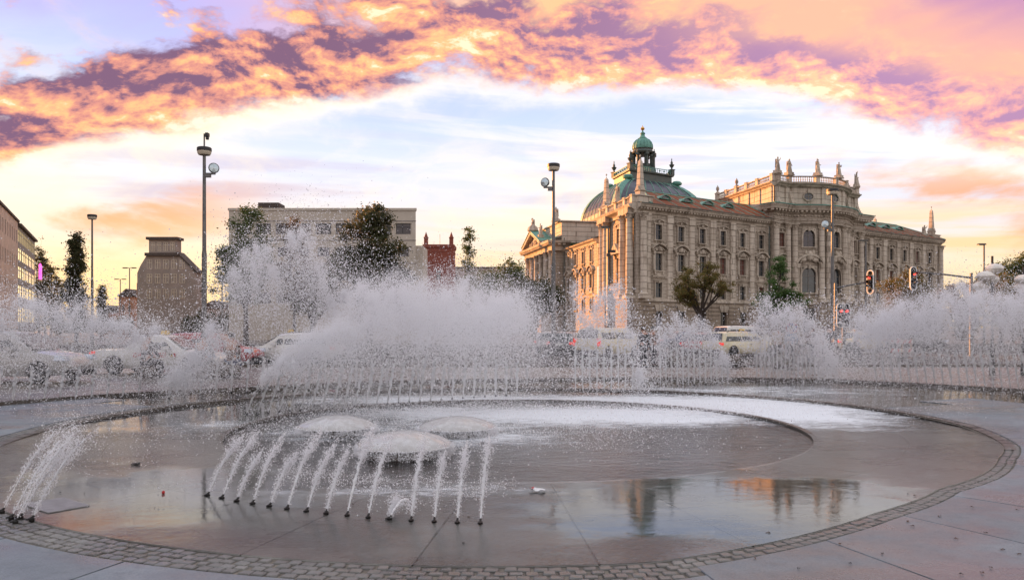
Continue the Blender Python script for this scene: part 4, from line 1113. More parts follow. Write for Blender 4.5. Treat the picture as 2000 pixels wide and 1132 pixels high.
mb = MB(); wall(mb, pp, z1 - 1.2, z1 + 2.2, []); sweep(mb, pp, [(-.1, z1 + 1.7), (.5, z1 + 1.9), (.6, z1 + 2.3), (-.3, z1 + 2.4)]); mb.add([dq(a * sP, b * sP, z1 + 2.2) for a, b in ((-1, -1), (1, -1), (1, 1), (-1, 1))], [(0, 1, 2, 3)]); mb.build('dome_platform', 'copper_dark', pal)
mb = MB()
for k in range(70):
    u = k / 70 * pp.L; q = pp.at(u, .2); mb.box((q.x, q.y, z1 + 2.9), (.12, .12, 1.1)); q2 = pp.at(u + .35, .2)
    if k % 2: mb.lathe([(.05, -.3), (.3, 0), (.05, .3)], (q.x, q.y, z1 + 2.95), 6)
sweep(mb, pp, [(.12, z1 + 3.4), (.3, z1 + 3.4), (.3, z1 + 3.55), (.12, z1 + 3.55)]); mb.build('platform_railing', 'copper_green', pal)
for a, b in ((-1, -1), (1, -1), (1, 1), (-1, 1)):
    q = DC + (FA * HX * a + SB * HY * b) * sP; mb = MB(); mb.box((0, 0, .7), (1.1, 1.1, 1.4)); mb.box((0, 0, 1.5), (1.4, 1.4, .2)); mb.lathe([(.25, 1.6), (.2, 2.0), (.5, 2.4), (.75, 2.9), (.3, 3.1), (.35, 3.5), (.12, 4.0), (.14, 4.4), (.02, 4.8)], n=10); mb.build('platform_finial', 'copper_dark', pal, True, (q.x, q.y, z1 + 2.3), fr)
# lantern
lz = z1 + 2.3; q = DC; LT = dict(loc=(q.x, q.y, lz))
mb = MB(); mb.lathe([(4.6, 0), (4.4, .5), (3.9, 1.2), (3.6, 2.2), (3.7, 2.5)], n=8, a0=fr + R(22.5)); mb.build('lantern_base', 'copper_dark', pal, False, (q.x, q.y, lz))
for k in range(8):
    a = fr + R(22.5) + k * math.pi / 4; mb = MB(); x, y = 2.75 * math.cos(a), 2.75 * math.sin(a)
    mb.box((x, y, 4.6), (.85, .85, 4.4), a); x2, y2 = 3.45 * math.cos(a), 3.45 * math.sin(a); mb.lathe([(.30, 2.4), (.30, 2.8), (.24, 3.0), (.22, 5.6), (.36, 6.0)], (x2, y2, 0), 8); mb.box((x2, y2, 6.3), (.9, .9, .6), a); mb.lathe([(.2, 6.6), (.34, 7.0), (.1, 7.4), (.14, 7.6), (.02, 7.9)], (x2, y2, 0), 6)
    mb.build('lantern_column', 'copper_dark', pal, False, (q.x, q.y, lz))
    a2 = a + R(22.5); mb = MB(); pts = [(1.05 * math.sin(t), 5.6 + .9 * math.cos(t)) for t in [R(-90 + 18 * i) for i in range(11)]]
    band(mb, pts, .7, -.3, .3); band(mb, [(-1.1, 2.5), (1.1, 2.5)], .95, -.12, .12)
    mb.build('lantern_arch', 'copper_dark', pal, False, (q.x + 2.6 * math.cos(a2), q.y + 2.6 * math.sin(a2), lz), a2 + math.pi / 2)
mb = MB(); mb.lathe([(2.2, 6.5), (3.3, 6.7), (3.5, 7.1), (2.9, 7.3), (2.7, 7.9), (2.9, 8.2)], n=16); mb.build('lantern_cornice', 'copper_dark', pal, True, (q.x, q.y, lz))
vs = []
mb = MB(); pr = [(2.75, 8.15), (2.85, 8.5), (2.8, 9.2), (2.5, 10.1), (1.9, 10.9), (1.1, 11.4), (.95, 11.6)]
mb.lathe(pr, n=16); 
for k in range(16):
    a = 2 * math.pi * k / 16; mb.tube([(r * 1.01 * math.cos(a), r * 1.01 * math.sin(a), z) for r, z in pr], .09, 4)
mb.build('lantern_dome', 'copper_green', pal, True, (q.x, q.y, lz))
mb = MB(); mb.lathe([(1.2, 11.3), (1.25, 11.5), (.8, 11.9), (.55, 12.5), (.7, 12.8), (.75, 13.0), (.3, 13.4), (.16, 13.9)], n=12); mb.build('lantern_finial', 'copper_green', pal, True, (q.x, q.y, lz))
mb = MB(); mb.lathe([(.05, 13.8), (.42, 14.0), (.58, 14.4), (.42, 14.8), (.12, 15.0), (.1, 15.3), (.02, 15.5)], n=12); mb.build('gilded_ball', 'gilding', pal, True, (q.x, q.y, lz))
for o in pal.children:
    if o.name.startswith(('lantern', 'gilded')): o.scale.z = .93
# hidden return walls so that the block is closed from either side
bk = Path([ab(W_ALL, 0), ab(W_ALL, 60)]); mb = MB(); wall(mb, bk, -.2, 23.8, []); 
bk2 = Path([ab(0, BT), ab(36, BT)]); wall(mb, bk2, 12, 23.9, []); mb.build('end_wall', 'palace_stone', pal)
q = ab(.1, .3); mb = MB(); mb.box((q.x, q.y, 3.35), (1.6, 1.6, 7.3), fr); mb.build('corner_base', 'palace_rustic', pal)
mb = MB(); mb.add([(*ab(.3, .3), 23.9), (*ab(37, .3), 23.9), (*ab(37, BT - .2), 23.9), (*ab(.3, BT - .2), 23.9)], [(0, 1, 2, 3)]); mb.build('tower_roof', 'copper_dark', pal)
# ------------------------------------------------------------------ other buildings
def box_building(name, label, x0, x1, y0, depth, top, m, z0=0.0):
    """an upright block with its front at y0, facing the square"""
    b = thing(name, label, 'building', ((x0 + x1) / 2, y0, .13)); return b, (x0 - x1) / 2, (x1 - x0) / 2
# pale concrete office block
Yo = 110.0; xo0, xo1 = (447 - 1000) / F * Yo, (812 - 1000) / F * Yo
off, l, r_ = box_building('office_block', 'beige concrete office block with rows of rounded dark windows behind the trees', xo0, xo1, Yo, 20, 18.7, 'office_concrete')
pth = Path([(l, 22), (l, 0), (r_, 0), (r_ - 5, 22)])
zt = 18.5; rows = [(15.9, 1.55, 2.25), (12.6, 1.3, 1.7), (9.3, 1.55, 2.25), (6.0, 1.55, 2.25)]
wx = [22 + 2.0 + 2.885 * k for k in range(9)]; holes = []
for z, h, w in rows:
    for u in wx: holes.append((u - w / 2, u + w / 2, z - h / 2, z + h / 2))
mb = MB(); wall(mb, pth, -.2, zt, holes, .35); mb.build('wall', 'office_concrete', off)
for z, h, w in rows:
    for i, u in enumerate(wx): window(off, pth, u, z, w, h, .2, glz=('office_glass', 'office_glass', 'window_glass')[(i * 5 + int(z)) % 3], rows=2, frame='office_frame')
mb = MB(); sweep(mb, pth, [(-.3, zt), (.12, zt), (.12, zt + .35), (-.3, zt + .35)]); mb.build('parapet', 'office_concrete', off)
for z in (16.95, 14.2, 10.9):
    mb = MB(); sweep(mb, pth, [(0, z), (.05, z + .02), (.05, z + .08), (0, z + .1)]); mb.build('panel_joint', 'band_grey', off)
mb = MB(); mb.add([(l, 0, zt + .1), (r_, 0, zt + .1), (r_ - 5, 22, zt + .1), (l, 22, zt + .1)], [(0, 1, 2, 3)]); mb.build('roof', 'band_grey', off)
mb = MB(); mb.box((-8.2, 3, zt + .8), (3.0, 3, 1.2)); mb.build('roof_cabin', 'roof_dark', off)
mb = MB(); mb.box((r_ + .1, 5, 6.8), (1.4, 6, 13.8)); mb.build('stair_tower', 'office_concrete', off)
# low grey block between office and palace
b = thing('low_block', 'flat grey block far behind the spray beside the red tower', 'building', (-9, 240, .13))
pth = Path([(-11, 8), (-11, 0), (11, 0), (11, 8)]); wx = [8 + 2 + 3.6 * k for k in range(6)]
holes = [(u - .8, u + .8, z - .9, z + .9) for u in wx for z in (17.5, 13.5, 9.5)]
mb = MB(); wall(mb, pth, -.2, 20.3, holes); mb.build('wall', 'plaster_grey', b)
for u in wx:
    for z in (17.5, 13.5, 9.5): window(b, pth, u, z, 1.6, 1.8, rows=2)
mb = MB(); mb.prism([(-11, 0, 20.3), (11, 0, 20.3), (11, 8, 20.3), (-11, 8, 20.3)], (0, 0, .5)); mb.build('roof', 'roof_dark', b)
# red brick tower
Yt = 200.0; x0, x1 = (828 - 1000) / F * Yt, (885 - 1000) / F * Yt
t = thing('brick_tower', 'red brick tower with two corner pinnacles and a flat top', 'tower', ((x0 + x1) / 2, Yt, .13)); w = x1 - x0
pth = Path([(-w / 2, w), (-w / 2, 0), (w / 2, 0), (w / 2, w)]); wx = [w + w * .5]
holes = [(u - .6, u + .6, z - 1.2, z + 1.2) for u in wx for z in (15.5, 10.5)]
mb = MB(); wall(mb, pth, -.2, 23.2, holes)
for u in (w + .3, 2 * w - .3): strip(mb, pth, u, .7, -.2, 23.2, 0, .25)
for k in range(7): sweep(mb, pth, [(0, 4 + k * 2.9), (.1, 4.05 + k * 2.9), (.1, 4.35 + k * 2.9), (0, 4.4 + k * 2.9)])
mb.build('wall', 'brick_red', t)
for u in wx:
    for z in (15.5, 10.5): window(t, pth, u, z, 1.2, 2.4)
mb = MB(); sweep(mb, pth, [(0, 22.4), (.3, 22.7), (.35, 23.4), (-.4, 23.5)]); mb.add([(-w / 2, 0, 23.3), (w / 2, 0, 23.3), (w / 2, w, 23.3), (-w / 2, w, 23.3)], [(0, 1, 2, 3)]); mb.build('parapet', 'brick_red', t)
for s in (-1, 1):
    mb = MB(); mb.box((0, 0, .9), (1.0, 1.0, 2.0)); mb.box((0, 0, 1.95), (1.2, 1.2, .2)); mb.lathe([(.5, 2.0), (.4, 2.4), (.08, 3.3), (.02, 3.5)], n=8); mb.build('pinnacle', 'brick_red', t, False, (s * (w / 2 - .5), .5, 23.3))
mb = MB(); mb.tube([(0, w / 2, 23.3), (0, w / 2, 26.6)], .05, 5); mb.build('aerial', 'metal_dark', t)
# house with a stepped mansard gable closing the street
Yg = 150.0
def gx(px): return (px - 1000) / F * Yg
def gz(py): return H - (py - HZ) / F * Yg
g = thing('gabled_house', 'grey gabled corner house with a tall square attic and sunlit orange edge', 'house', (0, Yg, .13))
front = [(gx(268), -.1), (gx(268), gz(534)), (gx(274), gz(520)), (gx(288), gz(497)), (gx(345), gz(497)), (gx(381), gz(533)), (gx(388), -.1)]
mb = MB(); mb.prism([(x, 0, z) for x, z in front], (0, 3, 0)); mb.build('wall', 'plaster_grey', g)
mb = MB(); mb.prism([(gx(288), .6, gz(497)), (gx(288), .6, gz(468)), (gx(342), .6, gz(468)), (gx(342), .6, gz(497))], (0, 2.2, 0)); mb.build('attic', 'plaster_grey', g)
mb = MB(); mb.box(((gx(285) + gx(345)) / 2, 1.6, gz(466)), (gx(346) - gx(284), 3, .5)); mb.build('attic_cornice', 'roof_dark', g)
mb = MB(); mb.box(((gx(285) + gx(350)) / 2, -.25, gz(498)), (gx(350) - gx(284), .5, .6)); mb.build('string_course', 'roof_dark', g)
pth = Path([(gx(268), -.02), (gx(388), -.02)])
for px in (296, 308, 321, 334): window(g, Path([(gx(288), .58), (gx(345), .58)]), gx(px) - gx(288), gz(482), .8, 1.7, .02, rows=2, frame='lamp_white')
for px in (292, 308, 324, 340, 356):
    for py in (517, 545, 575): window(g, pth, gx(px) - gx(268), gz(py), 1.0, 1.8, .02, rows=2, frame='lamp_white')
for k in range(1):
    sgn = 1; z0 = gz(534) - 1; o = MB(); o.box((gx(268) - .1, 1.0 + 3.2 * k, 6), (.4, 1.2, 9)); o.build('painted_sun_edge', 'plaster_orange', g)  # orange strip paints the low sun on the side wall
mb = MB(); mb.prism([(gx(345), -.2, gz(496)), (gx(384), -.2, gz(533.5)), (gx(384), -.2, gz(530.5)), (gx(346), -.2, gz(492.5))], (0, 3.4, 0)); mb.build('roof', 'roof_dark', g)
# lower houses down the street
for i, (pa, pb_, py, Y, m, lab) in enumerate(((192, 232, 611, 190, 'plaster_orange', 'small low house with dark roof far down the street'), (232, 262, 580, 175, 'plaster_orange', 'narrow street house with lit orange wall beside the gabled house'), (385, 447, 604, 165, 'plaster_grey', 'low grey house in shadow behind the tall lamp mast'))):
    xa, xb, z = (pa - 1000) / F * Y, (pb_ - 1000) / F * Y, H - (py - HZ) / F * Y
    h = thing('street_house', lab, 'house', ((xa + xb) / 2, Y, .13)); w = xb - xa
    mb = MB(); mb.box((0, 6, z / 2), (w, 12, z)); mb.build('wall', m, h)
    mb = MB(); mb.prism([(-w / 2 - .3, -.3, z), (w / 2 + .3, -.3, z), (0, -.3, z + 1.8)], (0, 12.6, 0)); mb.build('roof', 'roof_dark', h)
    p2 = Path([(-w / 2, 0), (w / 2, 0)])
    for k in range(2):
        for zz in (z * .35, z * .7): window(h, p2, w * (.3 + .4 * k), zz, w * .16, min(1.6, z * .2), -.02, rows=2)
# long modern street front at the near side of the street
B = Vector((-96.3, 155.0)); dAB = Vector((-.453, .891)); A = B - dAB * 141.0
mo = thing('street_block', 'long modern street block with stone cladding and a bright glazed end', 'building', (A.x, A.y, .13))
pth = Path([(0, 0), tuple(B - A)]); Lb = pth.L
def upx(px):
    """distance along the block of a photograph column"""
    s = (px - 1000) / F; d = (B - A) / Lb; return (s * A.y - A.x) / (d.x - s * d.y)
ug = upx(35.0); zt = 19.5
st = [(u, z) for u in np.arange(ug - 1.6 - 2.8 * int((ug - 4) / 2.8), ug - 1.0, 2.8) for z in (16.9, 12.6, 8.2, 3.9)]
holes = [(u - .5, u + .5, z - 1.1, z + 1.1) for u, z in st]
mb = MB(); wall(mb, pth, -.2, zt, holes, .3, 0, 0, ug); mb.build('stone_wall', 'granite_clad', mo)
for u, z in st: window(mo, pth, u, z, 1.0, 2.2, .2, rows=2, glz='dark_glass', frame='office_frame')
for k in range(int(ug / 1.4)):
    mb = MB(); strip(mb, pth, ug - .2 - k * 1.4, .06, 0, zt, -.01, .035); mb.build('panel_joint', 'band_grey', mo)
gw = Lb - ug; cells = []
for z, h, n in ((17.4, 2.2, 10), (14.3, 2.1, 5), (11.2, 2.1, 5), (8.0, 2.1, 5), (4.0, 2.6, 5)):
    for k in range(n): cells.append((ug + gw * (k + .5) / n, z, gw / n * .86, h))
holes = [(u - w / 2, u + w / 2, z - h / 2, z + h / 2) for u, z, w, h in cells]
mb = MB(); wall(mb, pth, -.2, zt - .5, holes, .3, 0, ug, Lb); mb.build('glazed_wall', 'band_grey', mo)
for u, z, w, h in cells: window(mo, pth, u, z, w, h, .06, rows=2, frame='metal_grey', glz='sky_glow_pane')
mb = MB(); sweep(mb, pth, [(-.5, zt), (.25, zt), (.3, zt + .3), (-.6, zt + .4)], 0, ug); sweep(mb, pth, [(-.5, zt - .5), (.5, zt - .5), (.55, zt - .15), (-.6, zt)], ug, Lb); mb.build('eaves', 'roof_dark', mo)
for k in range(9):
    u = ug - 14 + (gw + 12) * k / 8.5; q = pth.at(u, -1.8); mb = MB(); mb.lathe([(1.2, -.2), (1.2, 1.1), (.9, 1.6), (.2, 1.8)], n=8); mb.build('roof_dormer', 'roof_dark', mo, False, (q.x, q.y, zt - .2))
nb = Vector((-(B - A).y, (B - A).x)).normalized() * 12; d2 = B - A
mb = MB(); mb.add([(0, 0, zt - .3), (d2.x, d2.y, zt - .3), (d2.x + nb.x, d2.y + nb.y, zt + 2.4), (nb.x, nb.y, zt + 2.4)], [(0, 1, 2, 3)]); mb.quad((d2.x, d2.y, -.2), (d2.x + nb.x, d2.y + nb.y, -.2), (d2.x + nb.x, d2.y + nb.y, zt + 2.4), (d2.x, d2.y, zt - .3)); mb.build('roof', 'roof_dark', mo)
q = pth.at(Lb - .4, .9); mb = MB(); mb.prism([(-.25, 0, 0), (.25, 0, 0), (.25, 0, 2.7), (0, 0, 3.3), (-.25, 0, 3.0)], (0, .3, 0))
ns = mb.build('neon_sign', 'neon_pink', None, False, (A.x + q.x, A.y + q.y, 11.6)); tag(ns, 'tall narrow pink neon sign at the corner of the street block', 'sign')

# ------------------------------------------------------------------ trees
def tree(name, label, cx, cy, h, crown, n_leaf, leaf, m, seed, trunk_r=.22, lean=0.0, clump=.8, tall=0.35, limbs=11, gaps=1.0, group=None, cat='tree'):
    """trunk with forking limbs; leaves in clumps around the limb ends. crown: list of (dx, dy, dz, rx, ry, rz) volumes"""
    rg = np.random.default_rng(seed); rd = random.Random(seed)
    t = thing(name, label, cat, (cx, cy, .13), 0, group)
    mb = MB(); th = h * tall
    top = Vector((lean, 0, th)); mb.tube([(0, 0, -.2), (lean * .2, .05, th * .45), top], [trunk_r * 1.25, trunk_r, trunk_r * .8], 8)
    ends = []
    for k in range(limbs):
        c = crown[k % len(crown)]
        while True:
            q = Vector((rd.uniform(-1, 1), rd.uniform(-1, 1), rd.uniform(-1, 1)))
            if .25 < q.length < .95: break
        e = Vector((c[0] + q.x * c[3], c[1] + q.y * c[4], c[2] + q.z * c[5]))
        s = top * rd.uniform(.75, 1.0); md = s.lerp(e, .5) + Vector((rd.uniform(-.4, .4), rd.uniform(-.4, .4), rd.uniform(0, .5))) * (h * .06)
        mb.tube([s, s.lerp(md, .5), md, md.lerp(e, .5), e], [trunk_r * .5, trunk_r * .42, trunk_r * .3, trunk_r * .2, trunk_r * .06], 5); ends.append(e)
        for b in range(3):
            e2 = e + Vector((rd.gauss(0, c[3] * .35), rd.gauss(0, c[4] * .35), rd.gauss(0, c[5] * .3))); s2 = md.lerp(e, rd.random())
            mb.tube([s2, s2.lerp(e2, .5) + Vector((0, 0, .08 * h * .2)), e2], [trunk_r * .2, trunk_r * .13, trunk_r * .04], 4); ends.append(e2)
    mb.build('trunk', 'bark', t, True)
    pts = []
    for e in ends: pts.append(np.array(e))
    for c in crown:
        kk = int(26 * gaps * (c[3] * c[4] * c[5]) ** .33)
        qs = rg.normal(size=(kk, 3)); qs /= np.linalg.norm(qs, axis=1)[:, None]; qs *= rg.uniform(.45, 1, (kk, 1)) ** .6
        pts += list(np.array(c[:3]) + qs * np.array(c[3:]))
    pts = np.array(pts); wts = rg.uniform(.2, 1.6, len(pts)); wts /= wts.sum()
    idx = rg.choice(len(pts), n_leaf, p=wts); pos = pts[idx] + rg.normal(size=(n_leaf, 3)) * clump * rg.uniform(.35, 1, (n_leaf, 1)) * np.array([1, 1, .7])
    pos[:, 2] = np.maximum(pos[:, 2], th * .45)
    leaves(pos, leaf, m, t, rg); return t
def leaves(pos, leaf, m, parent, rg, name='crown'):
    n = len(pos); a = rg.normal(size=(n, 3)); a /= np.linalg.norm(a, axis=1)[:, None]
    b = np.cross(a, rg.normal(size=(n, 3))); b /= np.linalg.norm(b, axis=1)[:, None]
    s = leaf * rg.uniform(.6, 1.35, (n, 1)); u = a * s; w = b * s * .62
    v = np.stack([pos - u, pos - w * .9, pos + u, pos + w * .9], 1).reshape(-1, 3)
    me = bpy.data.meshes.new(name); me.vertices.add(4 * n); me.vertices.foreach_set('co', v.ravel().astype(np.float32))
    me.loops.add(4 * n); me.loops.foreach_set('vertex_index', np.arange(4 * n, dtype=np.int32))
    me.polygons.add(n); me.polygons.foreach_set('loop_start', np.arange(0, 4 * n, 4, dtype=np.int32)); me.polygons.foreach_set('loop_total', np.full(n, 4, dtype=np.int32))
    me.update(calc_edges=True); me.materials.append(MATS[m]); return link(name, me, parent)
def at_px(px, Y): return (px - 1000) / F * Y
k60 = 60 / F
# plane trees before the office block
tree('plane_tree', 'green bushy tree with thin bare upper twigs at the near end of the office block', at_px(480, 62), 62, 11, [(0, 0, 7.0, 2.2, 1.8, 1.9), (.2, 0, 9.7, 1.5, 1.2, 1.7), (-.6, 0, 5.0, 2.3, 1.8, 1.6), (-1.2, 0, 7.6, 1.0, 1.0, 1.0)], 18900, 0.088, 'leaf_green', 31, .2, 0, .42, .35, 12, .8, 'plane trees before the office block')
tree('plane_tree', 'thin reddish young tree with sparse leaves before the office windows', at_px(575, 62), 62, 9.5, [(0, 0, 8.6, .7, .7, 1.5), (.3, 0, 6.0, 1.6, 1.4, 1.3)], 5460, 0.088, 'leaf_brown', 32, .14, 0, .38, .4, 8, .5, 'plane trees before the office block')
tree('plane_tree', 'large dense dark olive tree covering the far end of the office block', at_px(722, 60), 60, 11.2, [(0, 0, 8.2, 2.5, 2.0, 2.0), (.5, 0, 5.8, 3.0, 2.4, 2.0), (-1.1, 0, 6.5, 2.3, 2.0, 1.6), (.2, 0, 10.3, 1.0, 1.0, .9), (.9, 0, 4.0, 2.3, 2.2, 1.5)], 42000, .095, 'leaf_dark', 33, .26, 0, .42, .3, 22, .7, 'plane trees before the office block')
tree('plane_tree', 'dark low bush tree behind the spray between two office trees', at_px(610, 63), 63, 6.5, [(0, 0, 4.6, 2.6, 2, 1.4)], 12600, 0.095, 'leaf_dark', 34, .2, 0, .5, .35, 9, .9, 'plane trees before the office block')
tree('young_tree', 'slender pale young tree standing alone beside the red tower', at_px(917, 78), 78, 12.4, [(0, 0, 9.0, .6, .6, 2.9), (.1, 0, 5.5, 1.1, 1.0, 2.0)], 5460, 0.088, 'leaf_green', 35, .12, 0, .3, .5, 9, .6)
tree('round_tree', 'dusky round tree in front of the gabled palace wing', at_px(1045, 120), 120, 9.5, [(0, 0, 6.4, 4.4, 3, 2.8)], 16800, 0.177, 'leaf_dark', 36, .3, 0, .8, .35, 10, 1)
tree('round_tree', 'pale round tree just left of the palace gable', at_px(995, 130), 130, 13.5, [(0, 0, 9.8, 2.6, 2.6, 3.2)], 6300, 0.177, 'leaf_green', 37, .3, 0, .8, .35, 10, .6)
tree('round_tree', 'small hazy tree between young tree and palace gable', at_px(955, 125), 125, 11.5, [(0, 0, 8.5, 2.8, 2.6, 2.4)], 5460, 0.177, 'leaf_green', 371, .3, 0, .8, .35, 8, .6)
# trees before the palace
tree('maple_tree', 'spreading autumn tree with orange tinged leaves and forked dark trunk before the palace', at_px(1366, 88), 88, 9.9, [(0, 0, 7.6, 2.6, 2.2, 1.6), (-1.8, 0, 6.4, 1.5, 1.6, 1.3), (1.8, 0, 6.6, 1.5, 1.6, 1.3), (-1.4, 0, 5.0, 1.2, 1.2, .9)], 15000, .085, 'leaf_autumn', 38, .30, .2, .30, .36, 18, .45)
tree('ash_tree', 'fresh green loose tree before the bowed palace centre', at_px(1518, 84), 84, 9.6, [(0, 0, 6.2, 1.5, 1.4, 2.2), (-1.0, 0, 4.6, 1.4, 1.4, 1.2), (1.4, 0, 4.8, 1.3, 1.3, 1.0), (.1, 0, 8.6, .5, .5, 1.2), (0, 0, 3.6, 1.9, 1.6, .9)], 15750, 0.088, 'leaf_fresh', 39, .16, 0, .32, .35, 16, .5)
tree('round_tree', 'brown green round tree before the far palace wing', at_px(1772, 100), 100, 9.9, [(0, 0, 7.0, 2.6, 2.4, 2.2), (.5, 0, 5.2, 2.9, 2.4, 1.6)], 16800, 0.116, 'leaf_autumn', 40, .25, 0, .5, .35, 11, .9)
tree('round_tree', 'low bushy tree at the far corner of the palace', at_px(1880, 105), 105, 9, [(0, 0, 6.2, 3.0, 2.4, 1.8), (2.6, 0, 7.0, 2.0, 2, 1.7)], 14700, 0.116, 'leaf_brown', 41, .25, 0, .5, .35, 11, .8)
tree('round_tree', 'dark green full tree behind the white globe lamps', at_px(1975, 90), 90, 11, [(0, 0, 7.6, 2.8, 2.4, 2.0), (2.0, 0, 8.6, 2.2, 2, 1.8), (-1.5, 0, 5.8, 2.4, 2, 1.5)], 25200, 0.109, 'leaf_green', 42, .3, 0, .5, .35, 12, 1)
tree('round_tree', 'rust brown tree in front of the full tree by the globe lamps', at_px(1955, 80), 80, 7.6, [(0, 0, 5.4, 2.4, 2, 1.6)], 10500, 0.102, 'leaf_autumn', 43, .2, 0, .45, .35, 9, .9)
# poplars along the street
def poplar(label, px, Y, w, h, seed, n=18000, leaf=.12, m='leaf_dark'):
    cr = []
    for k in range(7):
        f = k / 6; cr.append((0, 0, h * (.16 + .76 * f), w * (1.0 - .62 * f ** 1.6) * (.75 if k == 0 else 1), w * (1 - .62 * f ** 1.6), h * .10))
    return tree('poplar_tree', label, at_px(px, Y), Y, h, cr, n, leaf, m, seed, .22, 0, .42, .2, 20, .8, 'columnar poplars along the street')
poplar('tall columnar poplar standing between street block and lamp post', 149, 95, 1.25, 13.0, 51, 24000)
poplar('short columnar poplar right behind the tall lamp post', 199, 130, .95, 8.6, 52, 9000)
for i, (px, py, Y) in enumerate(((76, 478, 165), (88, 500, 172), (99, 522, 180), (110, 545, 190))):
    h = H + (HZ - py) / F * Y; lab = ['tallest tree of the shaded row at the end of the street block', 'second tree of the shaded row beyond the street block', 'third tree of the shaded row beyond the street block', 'last and lowest tree of the shaded row beyond the street block'][i]
    tree('street_tree', lab, at_px(px, Y), Y, h, [(0, 0, h * .72, 1.6, 2.0, h * .26), (0, 0, h * .42, 1.9, 2.0, h * .22)], 10500, 0.136, 'leaf_dark', 60 + i, .2, 0, .45, .3, 9, 1, 'street trees beyond the street block')
# far line of trees closing the view along the ground
rg = np.random.default_rng(5); pos = []
for px0, px1, Y, h in ((-120, 300, 175, 4.5), (380, 900, 150, 5.0), (880, 1060, 130, 5.5), (1790, 2120, 125, 6.5)):
    for k in range(int((px1 - px0) / 12)):
        c = np.array([at_px(px0 + k * 12 + rg.uniform(-5, 5), Y), Y + rg.uniform(-4, 4), h * rg.uniform(.3, .72)]); m_ = 220
        q = rg.normal(size=(m_, 3)); q /= np.linalg.norm(q, axis=1)[:, None]; pos.append(c + q * rg.uniform(.4, 1, (m_, 1)) * np.array([1.5, 1.4, h * .42]))
o = leaves(np.concatenate(pos), .32, 'leaf_dark', None, rg, 'hedge'); o['kind'] = 'stuff'
# ------------------------------------------------------------------ lamp masts and street lamps
def mast(label, px, Y, top_py, floods, camera_top=False, disc=.78, pole=.12):
    z = H + (HZ - top_py) / F * Y - .13; c = thing('lamp_mast', label, 'street lamp', (at_px(px, Y), Y, .13), 0, 'tall lamp masts round the square')
    mb = MB(); mb.lathe([(pole * 1.7, -.1), (pole * 1.7, 1.1), (pole * 1.25, 1.25), (pole * 1.2, z * .5), (pole * .95, z * .52), (pole * .75, z - .15)], n=12); mb.build('pole', 'metal_grey', c, True)
    mb = MB(); mb.lathe([(.1, -.22), (disc * .42, -.2), (disc * .5, -.08), (disc * .5, .02)], n=20); mb.build('lamp_shade', 'lamp_white', c, True, (0, 0, z))
    mb = MB(); mb.lathe([(disc * .53, .02), (disc * .53, .2), (disc * .47, .24), (.05, .26)], n=20); mb.build('lamp_cap', 'metal_dark', c, True, (0, 0, z))
    for s, dzz in floods:
        b = MB(); b.box((s * .3, 0, z - dzz - .25), (.7, .1, .1)); b.box((s * .22, 0, z - dzz - .36), (.3, .22, .2)); b.tube([(s * .55, 0, z - dzz - .22), (s * .62, 0, z - dzz)], .03, 5); b.build('bracket', 'metal_grey', c)
        f = MB(); f.lathe([(.05, -.34), (.2, -.28), (.3, -.06), (.31, 0), (.0, .0)], n=16); f.v = [(x, -zz, y) for x, y, zz in f.v]
        o = f.build('floodlight', 'metal_grey', c, True, (s * .56, -.0, z - dzz + .08), s * .5)
        g = MB(); g.lathe([(.0, .0), (.27, .0), (.25, .05), (.0, .08)], n=16); g.v = [(x, -zz, y) for x, y, zz in g.v]; g.build('reflector', 'mirror_glass', o, True, (0, -.01, 0))
    if camera_top:
        m = MB(); m.tube([(0, 0, z + .2), (0, 0, z + 1.05)], .045, 6); m.tube([(0, 0, z + .85), (.16, 0, z + .9)], .03, 5); m.build('top_rod', 'metal_grey', c)
        m = MB(); m.box((.18, 0, z + .98), (.16, .3, .2)); m.lathe([(.09, -.1), (.11, 0), (.06, .1)], (.18, 0, z + .8), 8); m.build('camera_head', 'metal_dark', c, True)
    return c
mast('tall lamp mast with camera on top and floodlight, beside the gabled house', 399, 45, 296, [(1, 1.05)], True)
mast('lamp mast with drum lamp and floodlight before the gabled palace side', 1081, 50, 327, [(-1, 1.05)])
mast('lamp mast before the bowed palace centre, drum lamp and floodlight on top', 1626, 58, 375, [(-1, 2.5)], False, .86)
c = mast('slim far lamp mast with flat drum head beside the tall poplar', 180, 72, 424, [], False, .8, .10)
def street_lamp(label, px, Y, py, side, L=.5, double=False, group='street lamps by the road'):
    z = H + (HZ - py) / F * Y - .13; c = thing('street_lamp', label, 'street lamp', (at_px(px, Y), Y, .13), 0, group)
    mb = MB(); mb.lathe([(.14, -.1), (.13, 1.2), (.09, 1.3), (.075, z)], n=8); mb.build('pole', 'metal_grey', c, True)
    for s in ((-1, 1) if double else (side,)):
        m = MB(); m.tube([(0, 0, z - .05), (s * .25, 0, z + .02), (s * L, 0, z + .02)], .045, 5); m.build('arm', 'metal_grey', c)
        h = MB(); h.box((s * (L + .18), 0, z + .02), (.78, .36, .12), 0, .8); o = h.build('lamp_head', 'metal_dark', c); g = MB(); g.box((s * (L + .2), 0, z - .06), (.6, .26, .05)); g.build('lamp_glass', 'lamp_white', o)
    return c
street_lamp('street lamp with cantilevered flat head before the palace corner tower', 1187, 62, 444, -1, .05)
street_lamp('street lamp before the palace just past the bowed centre', 1691, 71, 470, -1, .05)
street_lamp('street lamp beside the white globe lamps, its head turned to the palace', 1922, 74, 477, -1, .05)
c = bpy.data.objects['street_lamp']; m = MB(); m.box((.35, 0, 7.9), (.55, .3, .2)); m.box((.06, 0, 7.6), (.3, .3, .22)); m.build('lamp_box', 'metal_dark', c)
street_lamp('taller of two small double headed lamps down the street', 253, 120, 523, 1, .5, True, 'double lamps down the street')
street_lamp('lower of two small double headed lamps down the street', 235, 140, 545, 1, .5, True, 'double lamps down the street')
